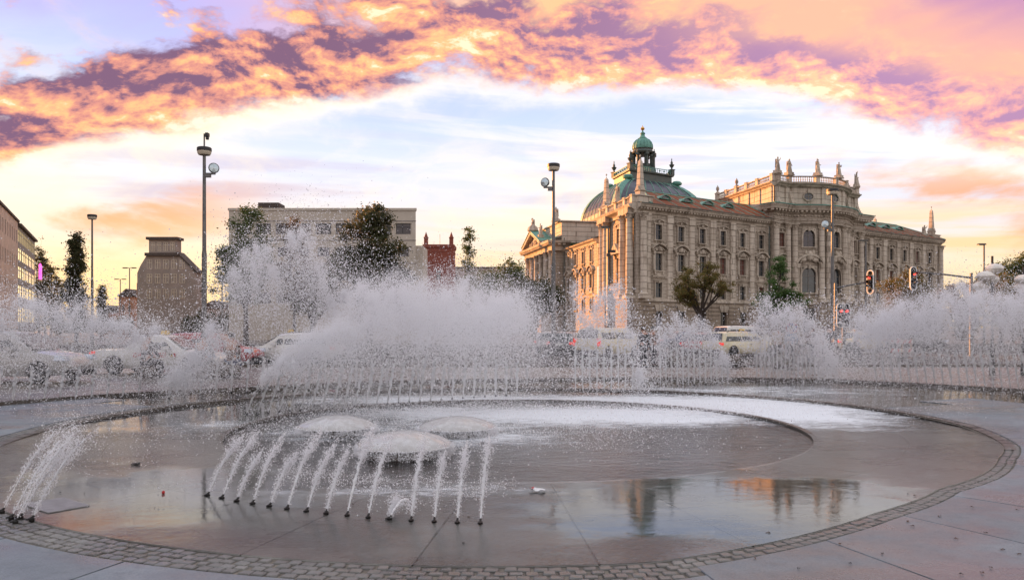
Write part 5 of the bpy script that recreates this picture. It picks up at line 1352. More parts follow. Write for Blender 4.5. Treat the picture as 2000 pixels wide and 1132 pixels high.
street_lamp('thin post lamp at the near edge of the office block', 434, 88, 492, 1, .02)
street_lamp('small street lamp before the palace pediment', 1041, 95, 505, -1, .3)
def globe_lamp(label, px, Y, lst):
    c = thing('globe_lamp', label, 'lamp', (at_px(px, Y), Y, .13), 0, 'clustered globe lamps')
    zt = max(H + (HZ - p[1]) / F * Y for p in lst) + .22
    mb = MB(); mb.lathe([(.1, -.1), (.09, 1.0), (.05, 1.1), (.04, zt + .12)], n=8)
    pos = [(at_px(p[0], Y) - at_px(px, Y), p[2], H + (HZ - p[1]) / F * Y - .13) for p in lst]
    mb.build('pole', 'metal_dark', c, True)
    for x, y, z in pos:
        a = MB(); a.tube([(0, 0, z - .3), (x * .5, y * .5, z - .34), (x, y, z - .16)], .025, 5); a.build('arm', 'metal_dark', c)
        g = MB(); g.lathe([(.03, -.19), (.16, -.17), (.27, -.08), (.3, 0), (.27, .08), (.16, .16), (.02, .19)], n=18); g.build('globe', 'globe_white', c, True, (x, y, z))
globe_lamp('cluster of four white flattened globe lamps on one pole', 1938, 28, [(1939, 525, -.1), (1918, 540, -.2), (1941, 545, .2), (1922, 558, .15)])
globe_lamp('second globe lamp cluster, half cut by the picture edge', 1999, 28, [(1996, 546, -.1), (2001, 561, .1), (2022, 548, .1)])
# traffic signals on long arms
def signal_head(parent, x, y, z, rz):
    o = MB(); o.box((0, 0, 0), (.26, .2, .86)); h = o.build('signal_head', 'plastic_black', parent, False, (x, y, z), rz)
    b = MB(); pts = [(.24 * math.cos(t), .5 + .24 * math.sin(t)) for t in [math.pi * k / 10 for k in range(11)]] + [(-.24 + .0, -.5)] + [(.24 * math.cos(t), -.5 + .24 * math.sin(t)) for t in [math.pi + math.pi * k / 10 for k in range(11)]] + [(.24, .5)]
    band(b, pts, .055, .03, -.03); b.build('white_border', 'white_paint', h); p = MB(); p.prism([(x_, .06, z_) for x_, z_ in pts[:-1]], (0, .02, 0)); p.build('backboard', 'plastic_black', h)
    for k, mname in enumerate(('signal_red', 'plastic_black', 'plastic_black')):
        l = MB(); l.lathe([(.0, 0), (.085, 0), (.07, .03), (0, .045)], n=12); l.v = [(a, -zz - .1, bb) for a, bb, zz in l.v]; l.build('signal_lens', mname, h, True, (0, 0, .27 - k * .27))
        v_ = MB(); band(v_, [(.11 * math.cos(t), .11 * math.sin(t)) for t in [math.pi - math.pi * q / 8 for q in range(9)]], .012, -.1, -.3); v_.build('visor', 'plastic_black', h, False, (0, 0, .27 - k * .27))
def signal(label, pxp, Y, arm, heads):
    c = thing('traffic_light', label, 'traffic light', (at_px(pxp, Y), Y, .13), 0, 'traffic lights on long arms'); z = H + (HZ - arm[1]) / F * Y - .13; xe = at_px(arm[0], Y) - at_px(pxp, Y)
    m = MB(); m.lathe([(.13, -.1), (.12, 1.5), (.09, z + .1)], n=10); m.build('pole', 'metal_grey', c, True)
    m = MB(); m.tube([(0, 0, z - .2), (xe * .5, 0, z + .02), (xe, 0, z + .16)], [.07, .055, .045], 6); m.build('arm', 'metal_grey', c)
    for px, py, rz in heads: signal_head(c, at_px(px, Y) - at_px(pxp, Y), -.12, H + (HZ - py) / F * Y - .13, rz)
signal('traffic light hanging side on from an arm at the mast before the palace', 1632, 47, (1699, 556), [(1698, 551, R(-62))])
signal('red traffic light with white rim before the far palace wing', 1897, 47, (1786, 536), [(1782, 544, R(12))])
signal('low red traffic lights half hidden by spray under the lamp mast', 1648, 46, (1643, 610), [(1640, 616, 0), (1651, 616, 0)])
# no stopping sign
Y = 40.0; c = thing('road_sign', 'round red and blue no stopping sign seen through the spray', 'road sign', (at_px(1546, Y), Y, .13))
z = H - .13; m = MB(); m.tube([(0, 0, -.1), (0, 0, z + .3)], .035, 8); m.build('post', 'metal_grey', c, True)
m = MB(); m.lathe([(0, -.01), (.30, -.01), (.30, .01), (0, .01)], n=24); m.v = [(x, zz - .05, y) for x, y, zz in m.v]; m.build('sign_disc', 'sign_blue', c, False, (0, 0, z))
m = MB(); band(m, [(.26 * math.cos(-2 * math.pi * k / 24), .26 * math.sin(-2 * math.pi * k / 24)) for k in range(25)], .045, -.06, -.075)
m.build('red_rim', 'sign_red', c, False, (0, 0, z))
for s in (-1, 1):
    m = MB(); a = R(45) * s; m.prism([(math.cos(a) * t - math.sin(a) * w, -.062 - .003 * (s > 0), math.sin(a) * t + math.cos(a) * w) for t, w in ((-.25, -.025), (.25, -.025), (.25, .025), (-.25, .025))], (0, -.01, 0)); m.build('red_bar', 'sign_red', c, False, (0, 0, z))

# ------------------------------------------------------------------ cars
def car(name, label, paint_, loc, rz, L=4.6, W=1.8, Ht=1.45, kind='estate', taxi=False, group=None):
    """nose towards +x; body lofted from sections, glass set into the upper body, wheels, lamps, mirrors"""
    c = thing(name, label, 'car', (*loc, .136), rz, group)
    hl = L / 2; zb = .22; belt = .62 * Ht
    if kind == 'van': hood, ws, rear = hl - .35, hl - 1.15, -hl + .1
    elif kind == 'sedan': hood, ws, rear = hl - 1.15, hl - 1.9, -hl + 1.25
    else: hood, ws, rear = hl - 1.1, hl - 1.85, -hl + .18
    # (x, half width, lower z, shoulder z)
    xs = [-hl, -hl + .06, -hl + .3, -hl + .9, -.6, .6, hl - 1.0, hl - .45, hl - .12, hl]
    hw = [W * .40, W * .45, W * .485, W * .5, W * .5, W * .5, W * .495, W * .47, W * .42, W * .34]
    lo = [.42, .30, .24, zb, zb, zb, zb, .24, .28, .40]
    up = [belt * .84, belt * .97, belt, belt, belt, belt, belt * .97, belt * .88, belt * .74, belt * .60]
    vs, fs = [], []; n = 10
    for x, w, a, b in zip(xs, hw, lo, up):
        s = [(w * .86, a), (w * .97, a + .1), (w, a + (b - a) * .45), (w * .985, b - .12), (w * .93, b - .015), (w * .5, b + .03)]
        ring_ = s + [(-y, z) for y, z in s[::-1]]; n = len(ring_)
        vs += [(x, y, z) for y, z in ring_]
    for i in range(len(xs) - 1):
        for k in range(n): fs.append((i * n + k, i * n + (k + 1) % n, (i + 1) * n + (k + 1) % n, (i + 1) * n + k))
    fs += [tuple(range(n))[::-1], tuple(range((len(xs) - 1) * n, len(xs) * n))]
    mb = MB(); mb.add(vs, fs)
    # upper body
    rw, bw = W * .37, W * .465; rt = Ht
    base = [(rear - .02, belt - .02), (hood, belt - .05)]; r0 = rear + (.22 if kind != 'sedan' else .55); r1 = ws
    st = [(rear, bw * .97, belt - .02, belt), (r0, bw, belt - .02, rt - .07), (r0 + .35, bw, belt - .02, rt - .01), ((r0 + r1) / 2, bw, belt - .02, rt), (r1 - .3, bw, belt - .02, rt - .02), (r1, bw, belt - .02, rt - .07), (hood, bw * .94, belt - .06, belt - .03)]
    vs, fs = [], []
    for x, w, a, b in st:
        k = (b - a) / (rt - belt + .02); wr_ = w + (rw - w) * max(0, min(1, k))
        rg_ = [(w, a), (w + (wr_ - w) * .88, a + (b - a) * .9), (wr_ * .86, b), (0, b + .012)]; rg_ += [(-y, z) for y, z in rg_[-2::-1]]
        n2 = len(rg_); vs += [(x, y, z) for y, z in rg_]
    for i in range(len(st) - 1):
        for k in range(n2 - 1): fs.append((i * n2 + k, i * n2 + k + 1, (i + 1) * n2 + k + 1, (i + 1) * n2 + k))
    mb.add(vs, fs)
    body = mb.build('body', paint_, c, True)
    # side glass and screens, 6 mm proud of the upper body
    def side(x, f, s):
        k = f * .9; return (x, s * (bw + (rw - bw) * .88 * f + .008), belt + .03 + (rt - belt - .16) * f)
    cols = {'van': [(rear + .3, -.55), (-.45, .45), (.55, r1 - .05)], 'sedan': [(r0 + .1, .0), (.08, r1 - .1)], 'estate': [(r0 + .12, -.75), (-.68, .12), (.2, r1 - .12)]}[kind]
    for s in (-1, 1):
        for i, (a, b) in enumerate(cols):
            g = MB(); e0 = .14 if (i == 0 and kind == 'estate') else 0; e1 = .42 if i == len(cols) - 1 else 0
            q = [side(a - e0 * .8, .0, s), side(b + e1, .0, s), side(b, 1, s), side(a + e0, 1, s)]
            g.prism(q if s < 0 else q[::-1], (0, -s * .02, 0)); g.build('side_window', 'car_glass', body)
        m = MB(); m.box((r1 + .15, s * (W * .5 + .08), belt + .07), (.2, .2, .14)); m.build('wing_mirror', paint_, c, True)
        for xx, hz in ((hl - .20, .60), (-hl + .12, .86 if kind != 'van' else .8)):
            m = MB(); m.box((xx, s * W * (.40 if xx > 0 else .43), belt * (.78 if xx > 0 else .86)), (.34 if xx > 0 else .22, .28 if xx > 0 else .2, .15 if kind != 'van' or xx > 0 else .42), 0, .85); m.build('headlight' if xx > 0 else 'tail_light', 'headlight_clear' if xx > 0 else 'tail_red', c, True)
    g = MB(); g.prism([(hood - .02, -bw * .84, belt + .04), (hood - .02, bw * .84, belt + .04), (r1 + .04, rw * .86, rt - .09), (r1 + .04, -rw * .86, rt - .09)], (.02, 0, .015)); g.build('windscreen', 'car_glass', body)
    f0 = .12; xr = lambda f: rear + (r0 - rear) * f - .012
    g = MB(); g.prism([(xr(.1), bw * .86, belt + (rt - belt - .07) * .1), (xr(.1), -bw * .86, belt + (rt - belt - .07) * .1), (xr(.92), -rw * .9, belt + (rt - belt - .07) * .92), (xr(.92), rw * .9, belt + (rt - belt - .07) * .92)], (-.012, 0, .012)); g.build('rear_window', 'car_glass', body)
    m = MB(); m.box((-hl - .02, 0, .72 if kind != 'van' else .6), (.02, .52, .12)); m.build('number_plate', 'white_paint', c)
    for b_, d_ in (((-hl + .03, 0, .36), (.14, W * .84, .22)), ((hl - .1, 0, .32), (.3, W * .76, .2))):
        m = MB(); m.box(b_, d_); m.build('bumper', 'plastic_black', c)
    R_ = .325
    for x in (hl - .85, -hl + .95):
        for s in (-1, 1):
            w = MB(); w.lathe([(.2, -.1), (R_ - .03, -.11), (R_, -.06), (R_, .06), (R_ - .03, .11), (.2, .1)], n=18); w.v = [(a, zz, b) for a, b, zz in w.v]
            o = w.build('wheel', 'rubber', c, True, (x, s * (W / 2 - .10), R_)); r = MB(); r.lathe([(.03, .07), (.2, .105), (.215, .115), (.215, .06), (.1, .05)], n=18)
            for k in range(5):
                a = 2 * math.pi * k / 5; r.tube([(.04 * math.cos(a), .04 * math.sin(a), .1), (.2 * math.cos(a), .2 * math.sin(a), .1)], .03, 4)
            r.v = [(a, s * zz, b) for a, b, zz in r.v]; r.build('rim', 'rim_metal', o, True)
            wa = MB(); wa.lathe([(.30, -.01), (.39, -.01), (.39, .01), (.30, .01)], n=18); wa.v = [(a, zz, max(b, -.05)) for a, b, zz in wa.v]; wa.build('wheel_arch', 'plastic_black', c, False, (x, s * (W / 2 + .004), R_))
    if kind == 'estate':
        for s in (-1, 1):
            m = MB(); m.tube([(r0 + .3, s * rw * .9, rt - .03), (r0 + .5, s * rw * .9, rt + .05), (r1 - .5, s * rw * .9, rt + .05), (r1 - .3, s * rw * .9, rt - .03)], .018, 5); m.build('roof_rail', 'metal_dark', c)
    if taxi:
        m = MB(); m.box((.1, 0, rt + .085), (.16, .42, .14), 0, .8); m.build('taxi_sign', 'sign_yellow', c)
    for x in (-.72, .16):
        for s in (-1, 1):
            m = MB(); m.box((x + .62, s * (W / 2 + .005), belt - .16), (.16, .03, .03)); m.build('door_handle', 'plastic_black', c)
    return c
GQ_ = 'cars on the road behind the fountain'
def cpos(px, Y): return (at_px(px, Y), Y)
car('parked_car', 'large grey car cut by the picture edge, its pale bonnet line showing through spray', 'paint_silver', cpos(20, 24.5), R(-2), 4.7, 1.85, 1.62, 'estate', False, GQ_)
t1 = car('taxi', 'pale taxi side on with red lettering on its doors behind the spray', 'paint_white', cpos(318, 29.0), R(-3), 4.7, 1.82, 1.46, 'sedan', True, GQ_)
car('parked_car', 'red hatchback partly hidden behind the taxi with red lettering', 'paint_red', cpos(418, 34.5), R(-4), 4.2, 1.78, 1.5, 'estate', False, GQ_)
car('parked_car', 'white car showing its nose and front wheel beside the red hatchback', 'paint_white', cpos(572, 36.5), R(177), 4.5, 1.8, 1.48, 'estate', True, GQ_)
car('parked_car', 'small pale car, hindmost in the queue by the lamp mast', 'paint_silver', cpos(1086, 53), R(68), 4.3, 1.75, 1.46, 'estate', False, GQ_)
car('parked_car', 'dark car with lit tail lamps beside the cream van', 'paint_grey', cpos(1122, 49), R(60), 4.4, 1.78, 1.46, 'estate', False, GQ_)
car('taxi_van', 'boxy cream taxi van seen from its tail behind upright jets', 'paint_taxi', cpos(1188, 45.0), R(50), 4.6, 1.85, 1.72, 'van', False, GQ_)
car('parked_car', 'red car behind the middle row of jets', 'paint_red', cpos(1372, 48), R(62), 4.2, 1.78, 1.42, 'sedan', False, GQ_)
car('taxi', 'cream estate taxi with red tail lamp between two fans of jets', 'paint_taxi', cpos(1447, 45.5), R(28), 4.8, 1.85, 1.5, 'estate', True, GQ_)
car('taxi_van', 'white taxi minibus standing right behind the cream estate taxi', 'paint_white', cpos(1456, 53.5), R(22), 4.9, 1.9, 1.86, 'estate', False, GQ_)
car('taxi', 'cream taxi with yellow roof sign beyond the people under the mast', 'paint_taxi', cpos(1668, 55), R(24), 4.7, 1.82, 1.48, 'sedan', True, GQ_)
car('parked_car', 'blue car further back between cream taxi and middle jets', 'paint_blue', cpos(1330, 62), R(15), 4.4, 1.8, 1.46, 'sedan', False, GQ_)
car('parked_car', 'grey car far back behind the dense end plume', 'paint_grey', cpos(1790, 60), R(10), 4.4, 1.8, 1.46, 'estate', False, GQ_)
# red lettering on the taxi doors: strokes too blurred to read, ending in a yellow and red badge
m = MB(); rd = random.Random(3); x = -.62
for k in range(8):
    w = .10; m.box((x, -.915, .72), (.022, .012, .14)); m.box((x + w, -.915, .72 + rd.choice((0, .035, -.035))), (.022, .012, .14 if k % 3 else .07))
    for z in rd.sample((.655, .72, .785), 2): m.box((x + w / 2, -.9145, z), (w - .022, .011, .022))
    x += .155
o = m.build('lettering', 'sign_red', t1); o['kind'] = 'stuff'
m = MB(); m.prism([(.72, -.915, .66), (.84, -.915, .66), (.84, -.915, .78)], (0, -.012, 0)); m.build('yellow_badge', 'sign_yellow', t1); m = MB(); m.prism([(.87, -.915, .66), (.97, -.915, .66), (.93, -.915, .72), (.98, -.915, .79), (.87, -.915, .79)], (0, -.012, 0)); m.build('red_badge', 'sign_red', t1)

# ------------------------------------------------------------------ people
def person(label, px, Y, rz, top, legs, hair, pose='stand', scale=1.0, long_top=False, bag=False, group=None):
    c = thing('person', label, 'person', (at_px(px, Y), Y, .145), rz, group); rd = random.Random(label)
    k = lambda x, y, z, r: (x, y, z, r)
    sw = rd.uniform(-.12, .12)
    if pose == 'sit':
        hip = .50; J = dict(pelvis=k(0, .05, hip + .06, .13), waist=k(0, .04, hip + .25, .12), chest=k(0, -.02, hip + .50, .145), neck=k(0, -.05, hip + .70, .055), head=k(0, -.08, hip + .82, .095), crown=k(0, -.07, hip + .93, .085),
            hil=k(.1, .0, hip, .10), knl=k(.13, -.42, hip + .0, .075), anl=k(.12, -.46, .08, .05), tol=k(.13, -.62, .04, .04), hir=k(-.1, .0, hip, .10), knr=k(-.14, -.42, hip, .075), anr=k(-.13, -.40, .08, .05), tor=k(-.14, -.56, .04, .04),
            shl=k(.18, -.02, hip + .60, .07), ell=k(.24, -.12, hip + .34, .05), wrl=k(.14, -.32, hip + .16, .035), hal=k(.1, -.39, hip + .13, .035), shr=k(-.18, -.02, hip + .60, .07), elr=k(-.24, -.12, hip + .34, .05), wrr=k(-.14, -.32, hip + .16, .035), har=k(-.1, -.39, hip + .13, .035))
    else:
        st = .0 if pose == 'stand' else .2
        J = dict(pelvis=k(0, 0, .96, .125), waist=k(0, 0, 1.12, .12), chest=k(0, -.01, 1.34, .15), neck=k(0, -.01, 1.52, .055), head=k(0, -.03, 1.63, .092), crown=k(0, -.02, 1.73, .085),
            hil=k(.09, 0, .88, .10), knl=k(.11, -.03 - st, .49, .07), anl=k(.12, .02 - st, .09, .045), tol=k(.14, -.14 - st, .04, .04), hir=k(-.09, 0, .88, .10), knr=k(-.1, -.03 + st * .4, .49, .07), anr=k(-.12, .02 + st, .09, .045), tor=k(-.14, -.13 + st, .04, .04),
            shl=k(.18, 0, 1.44, .07), ell=k(.25, .03 + sw, 1.16, .05), wrl=k(.24, -.10 + sw, .93, .035), hal=k(.235, -.13 + sw, .84, .036), shr=k(-.18, 0, 1.44, .07), elr=k(-.25, .04 - sw, 1.16, .05), wrr=k(-.24, -.08 - sw, .93, .035), har=k(-.235, -.11 - sw, .84, .036))
    body = link('body', human(J, 'body'), c); body.data.materials.clear(); body.data.materials.append(MATS['skin'])
    TJ = {q: (*J[q][:3], J[q][3] * f) for q, f in (('waist', 1.12), ('chest', 1.1), ('neck', .95), ('shl', 1.16), ('ell', 1.3), ('wrl', 1.25), ('shr', 1.16), ('elr', 1.3), ('wrr', 1.25))}
    pv = J['pelvis']; TJ['pelvis'] = (pv[0], pv[1], pv[2] - (.05 if pose != 'sit' else 0), pv[3] * 1.2); nk = TJ['neck']; TJ['neck'] = (nk[0], nk[1], nk[2] - .06, .07)
    t = link('jacket', human({q: TJ[q] for q in ['waist', 'pelvis', 'chest', 'neck', 'shl', 'ell', 'wrl', 'shr', 'elr', 'wrr']}, 'jacket'), c); t.data.materials.clear(); t.data.materials.append(MATS[top])
    LJ = {q: (*J[q][:3], J[q][3] * f) for q, f in (('pelvis', 1.08), ('hil', 1.12), ('knl', 1.22), ('anl', 1.45), ('hir', 1.12), ('knr', 1.22), ('anr', 1.45))}
    l = link('trousers', human(LJ, 'trousers'), c); l.data.materials.clear(); l.data.materials.append(MATS[legs])
    hd, cr = Vector(J['head'][:3]), Vector(J['crown'][:3])
    m = MB(); m.lathe([(.098, -.06), (.108, .0), (.10, .06), (.06, .105), (.01, .12)], tuple(hd.lerp(cr, .45) + Vector((0, .022, 0))), 12); m.build('hair', hair, c, True)
    m = MB(); m.lathe([(.004, -.02), (.016, -.015), (.008, .02)], tuple(hd + Vector((0, -.098, .0))), 6); m.build('nose', 'skin', body, True)
    for s in (-1, 1):
        m = MB(); m.lathe([(.004, -.03), (.015, -.01), (.018, .015), (.004, .03)], tuple(hd + Vector((s * .098, .01, 0))), 6); m.build('ear', 'skin', body, True)
        m = MB(); m.lathe([(.002, -.01), (.011, 0), (.002, .01)], tuple(hd + Vector((s * .035, -.086, .03))), 6); m.build('eye', 'shoe_black', body)
        q = J['anl' if s > 0 else 'anr']; tq = J['tol' if s > 0 else 'tor']; m = MB(); m.tube([(q[0], q[1] + .05, .05), (q[0], q[1] - .02, .055), (tq[0], tq[1] - .02, .04), (tq[0], tq[1] - .06, .03)], [.05, .058, .05, .025], 8); m.build('shoe', 'shoe_black', c, True)
        w = J['hal' if s > 0 else 'har']
        for f in range(4):
            m = MB(); x0 = w[0] + (f - 1.5) * .018; m.tube([(x0, w[1], w[2] - .01), (x0, w[1] - .008, w[2] - .05), (x0, w[1] - .02, w[2] - .085 + .008 * abs(f - 1.4))], [.010, .009, .007], 5); m.build('finger', 'skin', body, True)
        m = MB(); m.tube([(w[0] - s * .02, w[1] - .02, w[2] + .01), (w[0] - s * .035, w[1] - .05, w[2] - .02), (w[0] - s * .03, w[1] - .06, w[2] - .05)], [.012, .011, .008], 5); m.build('thumb', 'skin', body, True)
    if bag:
        m = MB(); m.box((-.02, .2, 1.2), (.3, .18, .42), 0, .85); m.build('backpack', 'shirt_brown', c, True)
    c.scale = (scale,) * 3
    return c
person('standing person in dark coat next to the cream taxi van', 1257, 33, R(200), 'shirt_dark', 'trousers_dark', 'hair_dark', 'stand', 1.0)
person('person in brown jacket walking close beside the dark coated one', 1276, 33.6, R(150), 'shirt_brown', 'trousers_dark', 'hair_dark', 'walk', 1.0)
person('person in beige jacket and dark trousers seen from behind', 1519, 34.5, R(170), 'shirt_beige', 'trousers_dark', 'hair_brown', 'stand', 1.0)
person('person in pale blue shirt standing under the no stopping sign', 1545, 34, R(190), 'shirt_blue', 'trousers_dark', 'hair_dark', 'stand', 1.02)
person('person in dark jacket with backpack walking behind the fan of jets', 1585, 36, R(100), 'shirt_dark', 'jeans_blue', 'hair_brown', 'walk', 1.0, False, True)
person('tall person in black standing beside the lamp mast', 1620, 37, R(160), 'shirt_dark', 'trousers_dark', 'hair_brown', 'stand', 1.04)
person('person in brown coat facing the tall one in black', 1608, 37.6, R(250), 'shirt_brown', 'trousers_dark', 'hair_brown', 'stand', 1.0)
person('person in white shirt walking past the far cream taxi', 1672, 40, R(80), 'shirt_white', 'trousers_dark', 'hair_dark', 'walk', 1.0)
# stones to sit on, people sitting on them
def boulder(label, x, y, r, seed, group='round stones round the fountain'):
    bm = bmesh.new(); bmesh.ops.create_icosphere(bm, subdivisions=3, radius=r); rd = np.random.default_rng(seed); ph = rd.uniform(0, 6, 9)
    for v_ in bm.verts:
        p = v_.co / r; k = 1 + .06 * math.sin(3 * p.x + ph[0]) + .06 * math.sin(4 * p.y + ph[1]) + .05 * math.sin(5 * p.z + ph[2]) + .03 * math.sin(9 * p.x + 7 * p.y + ph[3])
        v_.co *= k; v_.co.z *= .84
    me = bpy.data.meshes.new('boulder'); bm.to_mesh(me); bm.free(); me.polygons.foreach_set('use_smooth', [True] * len(me.polygons)); me.materials.append(MATS['boulder'])
    o = link('boulder', me, None, (x, y, .13 + r * .74)); tag(o, label, 'boulder', group); return o
boulder('round grey stone in front of the cream estate taxi', at_px(1435, 33.5), 33.5, .36, 1); boulder('round stone at the feet of the beige jacket person', at_px(1523, 32.5), 32.5, .37, 2)
boulder('round stone behind the near end of the middle jets', at_px(1308, 34), 34, .34, 3); boulder('round stone beside the seated person by the taxi doors', at_px(424, 26.2), 26.2, .38, 4)
boulder('round stone beneath the dark seated person before the taxi bonnet', at_px(398, 26.4), 26.4, .33, 6); boulder('round stone beneath the seated person before the red hatchback', at_px(452, 26.8), 26.8, .33, 7)
boulder('round stone beneath the person sitting before the taxi boot', at_px(287, 26.2), 26.2, .33, 8)
person('dark clothed person sitting on a stone before the taxi bonnet', 397, 26.3, R(175), 'shirt_dark', 'trousers_dark', 'hair_dark', 'sit', 1.05)
person('person in dark jacket sitting before the red hatchback', 452, 26.7, R(185), 'shirt_brown', 'jeans_blue', 'hair_dark', 'sit', 1.05)
person('person in dark coat sitting before the boot of the taxi', 287, 26.1, R(150), 'shirt_dark', 'trousers_dark', 'hair_brown', 'sit', 1.08)
# barrier boards by the road
for i, px in enumerate((1748, 1772)):
    Y = 43.0; c = thing('barrier', ('near', 'far')[i] + ' of two white and red road barrier boards behind the dense end plume', 'barrier', (at_px(px, Y), Y, .136), R(4 if i else -6), 'road barriers')
    for z in (.95, .45):
        m = MB(); m.box((0, 0, z), (.66, .03, .2)); b = m.build('board', 'white_paint', c)
        for k in range(2):
            m = MB(); m.prism([(-.26 + k * .3, -.017, z - .09), (-.12 + k * .3, -.017, z - .09), (-.04 + k * .3, -.017, z + .09), (-.18 + k * .3, -.017, z + .09)], (0, -.006, 0)); m.build('red_stripe', 'sign_red', b)
    for s in (-1, 1):
        m = MB(); m.box((s * .26, .03, .55), (.05, .05, 1.1)); m.box((s * .26, .03, .03), (.12, .5, .06)); m.build('leg', 'metal_grey', c)
# ------------------------------------------------------------------ fountain jets, spray, water bells
def spray_mat(name, c, tr=.5):
    m, t, b = new_mat(name); t.nodes.remove(b)
    d = t.nodes.new('ShaderNodeBsdfDiffuse'); d.inputs[0].default_value = (*c, 1)
    l = t.nodes.new('ShaderNodeBsdfTranslucent'); l.inputs[0].default_value = (*c, 1)
    g = t.nodes.new('ShaderNodeBsdfGlossy'); g.inputs['Roughness'].default_value = .15
    x = t.nodes.new('ShaderNodeMixShader'); x.inputs[0].default_value = tr; t.links.new(d.outputs[0], x.inputs[1]); t.links.new(l.outputs[0], x.inputs[2])
    f = t.nodes.new('ShaderNodeFresnel'); f.inputs[0].default_value = 1.33
    y = t.nodes.new('ShaderNodeMixShader'); t.links.new(f.outputs[0], y.inputs[0]); t.links.new(x.outputs[0], y.inputs[1]); t.links.new(g.outputs[0], y.inputs[2])
    o = next(n for n in t.nodes if n.type == 'OUTPUT_MATERIAL'); t.links.new(y.outputs[0], o.inputs[0])
spray_mat('droplet', (.90, .90, .92)); spray_mat('white_water', (.90, .91, .92), .35)
ng = bpy.data.node_groups.new('droplet_points', 'GeometryNodeTree')
ng.interface.new_socket('Geometry', in_out='INPUT', socket_type='NodeSocketGeometry'); ng.interface.new_socket('Geometry', in_out='OUTPUT', socket_type='NodeSocketGeometry')
gi, go = ng.nodes.new('NodeGroupInput'), ng.nodes.new('NodeGroupOutput'); mp = ng.nodes.new('GeometryNodeMeshToPoints')
na = ng.nodes.new('GeometryNodeInputNamedAttribute'); na.data_type = 'FLOAT'; na.inputs['Name'].default_value = 'rad'
sm = ng.nodes.new('GeometryNodeSetMaterial'); sm.inputs['Material'].default_value = MATS['droplet']
ng.links.new(gi.outputs[0], mp.inputs['Mesh']); ng.links.new(na.outputs[0], mp.inputs['Radius']); ng.links.new(mp.outputs[0], sm.inputs[0]); ng.links.new(sm.outputs[0], go.inputs[0])
NDROP = [0]
def droplets(pos, rad, name='spray', parent=None):
    me = bpy.data.meshes.new(name); n = len(pos); me.vertices.add(n); me.vertices.foreach_set('co', np.asarray(pos, np.float32).ravel())
    a = me.attributes.new('rad', 'FLOAT', 'POINT'); a.data.foreach_set('value', np.asarray(rad, np.float32)); me.materials.append(MATS['droplet'])
    o = link(name, me, parent); md = o.modifiers.new('points', 'NODES'); md.node_group = ng; o['kind'] = 'stuff'; NDROP[0] += n; return o
rg = np.random.default_rng(77); Gv = 9.81
def flight(base, vel, n, t0, t1, spread, wind=(.25, -.1, 0), power=1.0):
    """droplets torn off jets: positions at random times of flight; base, vel: (m,3) arrays of jets"""
    k = rg.integers(0, len(base), n); b, v_ = base[k], vel[k]
    T = 2 * v_[:, 2:3] / Gv; f = rg.uniform(t0, t1, (n, 1)) ** power; t = f * T
    dv_ = rg.normal(size=(n, 3)) * spread * np.array([1, 1, .8]) * (.35 + f)
    sc_ = rg.uniform(.84, 1.04, (n, 1)) ** 1.0
    p = b + v_ * sc_ * t + dv_ * t + np.array(wind) * t * t; p[:, 2] -= .5 * Gv * t[:, 0] ** 2
    return p[p[:, 2] > .0]
def ropes(base, vel, n, t0, t1, wander=.05, bursts=9):
    """denser strands: water still hanging together in lumps along each jet"""
    m_ = len(base); c = rg.uniform(t0, t1, (m_, bursts)); k = rg.integers(0, m_, n); q = rg.integers(0, bursts, n)
    off = rg.normal(size=(m_, bursts, 3)) * wander; T = 2 * vel[k][:, 2:3] / Gv; f = c[k, q][:, None] + rg.normal(size=(n, 1)) * .035; t = np.clip(f, .02, 1.0) * T
    p = base[k] + vel[k] * t + off[k, q] * t * 2.2 + rg.normal(size=(n, 3)) * (.012 + .07 * np.clip(f, 0, 1)) * np.array([1, 1, 1.6]); p[:, 2] -= .5 * Gv * t[:, 0] ** 2
    return p[p[:, 2] > .02]
def sizes(n, med, sig=.45, mx=.03): return np.minimum(med * np.exp(rg.normal(size=n) * sig), mx)
STREAMS = {}
def stream_mesh(vh, vz, t1, r0, r1, seed, rings=26):
    """ragged white column of water along the first part of its flight, local +x forward"""
    rd = np.random.default_rng(seed); m = MB(); vs, fs, n = [], [], 8; ph = rd.uniform(0, 6, 6)
    for i in range(rings + 1):
        f = i / rings; t = t1 * f; x, z = vh * t, vz * t - .5 * Gv * t * t; r = r0 + (r1 - r0) * f ** .8
        wob = .55 * f; ox = math.sin(i * 1.1 + ph[0]) * r * wob; oy = math.sin(i * .9 + ph[1]) * r * wob
        for k in range(n):
            a = 2 * math.pi * k / n + i * .35; rr = r * (1 + rd.uniform(-.75, .7) * (.25 + f)) * (1 if i < rings else .2) * (1 - .55 * max(0, f - .6) / .4)
            vs.append((x + ox + rr * math.cos(a) * .7, oy + rr * math.sin(a), z + rr * math.cos(a) * .5))
    for i in range(rings):
        for k in range(n): fs.append((i * n + k, i * n + (k + 1) % n, (i + 1) * n + (k + 1) % n, (i + 1) * n + k))
    fs.append(tuple(range(n))[::-1]); m.add(vs, fs); return m.mesh('water_stream', 'white_water', True)
def nozzle_mesh(s=1.0):
    m = MB(); m.lathe([(.030 * s, -.03), (.034 * s, .006), (.020 * s, .012)], n=10); m.tube([(-.035 * s, 0, .006), (0, 0, .018 * s), (.028 * s, 0, .040 * s)], [.013 * s, .016 * s, .014 * s], 8); m.tube([(-.06 * s, 0, .006), (-.02 * s, 0, .010)], [.010 * s, .014 * s], 6); return m.mesh('nozzle', 'nozzle_black', True)
NZ = nozzle_mesh(.78)
def jet(label, base, ang, mesh, group, nz=None):
    o = thing('fountain_jet', label, 'fountain jet', tuple(base), ang, group); link('nozzle', nz or NZ, o); link('water_stream', mesh, o); return o
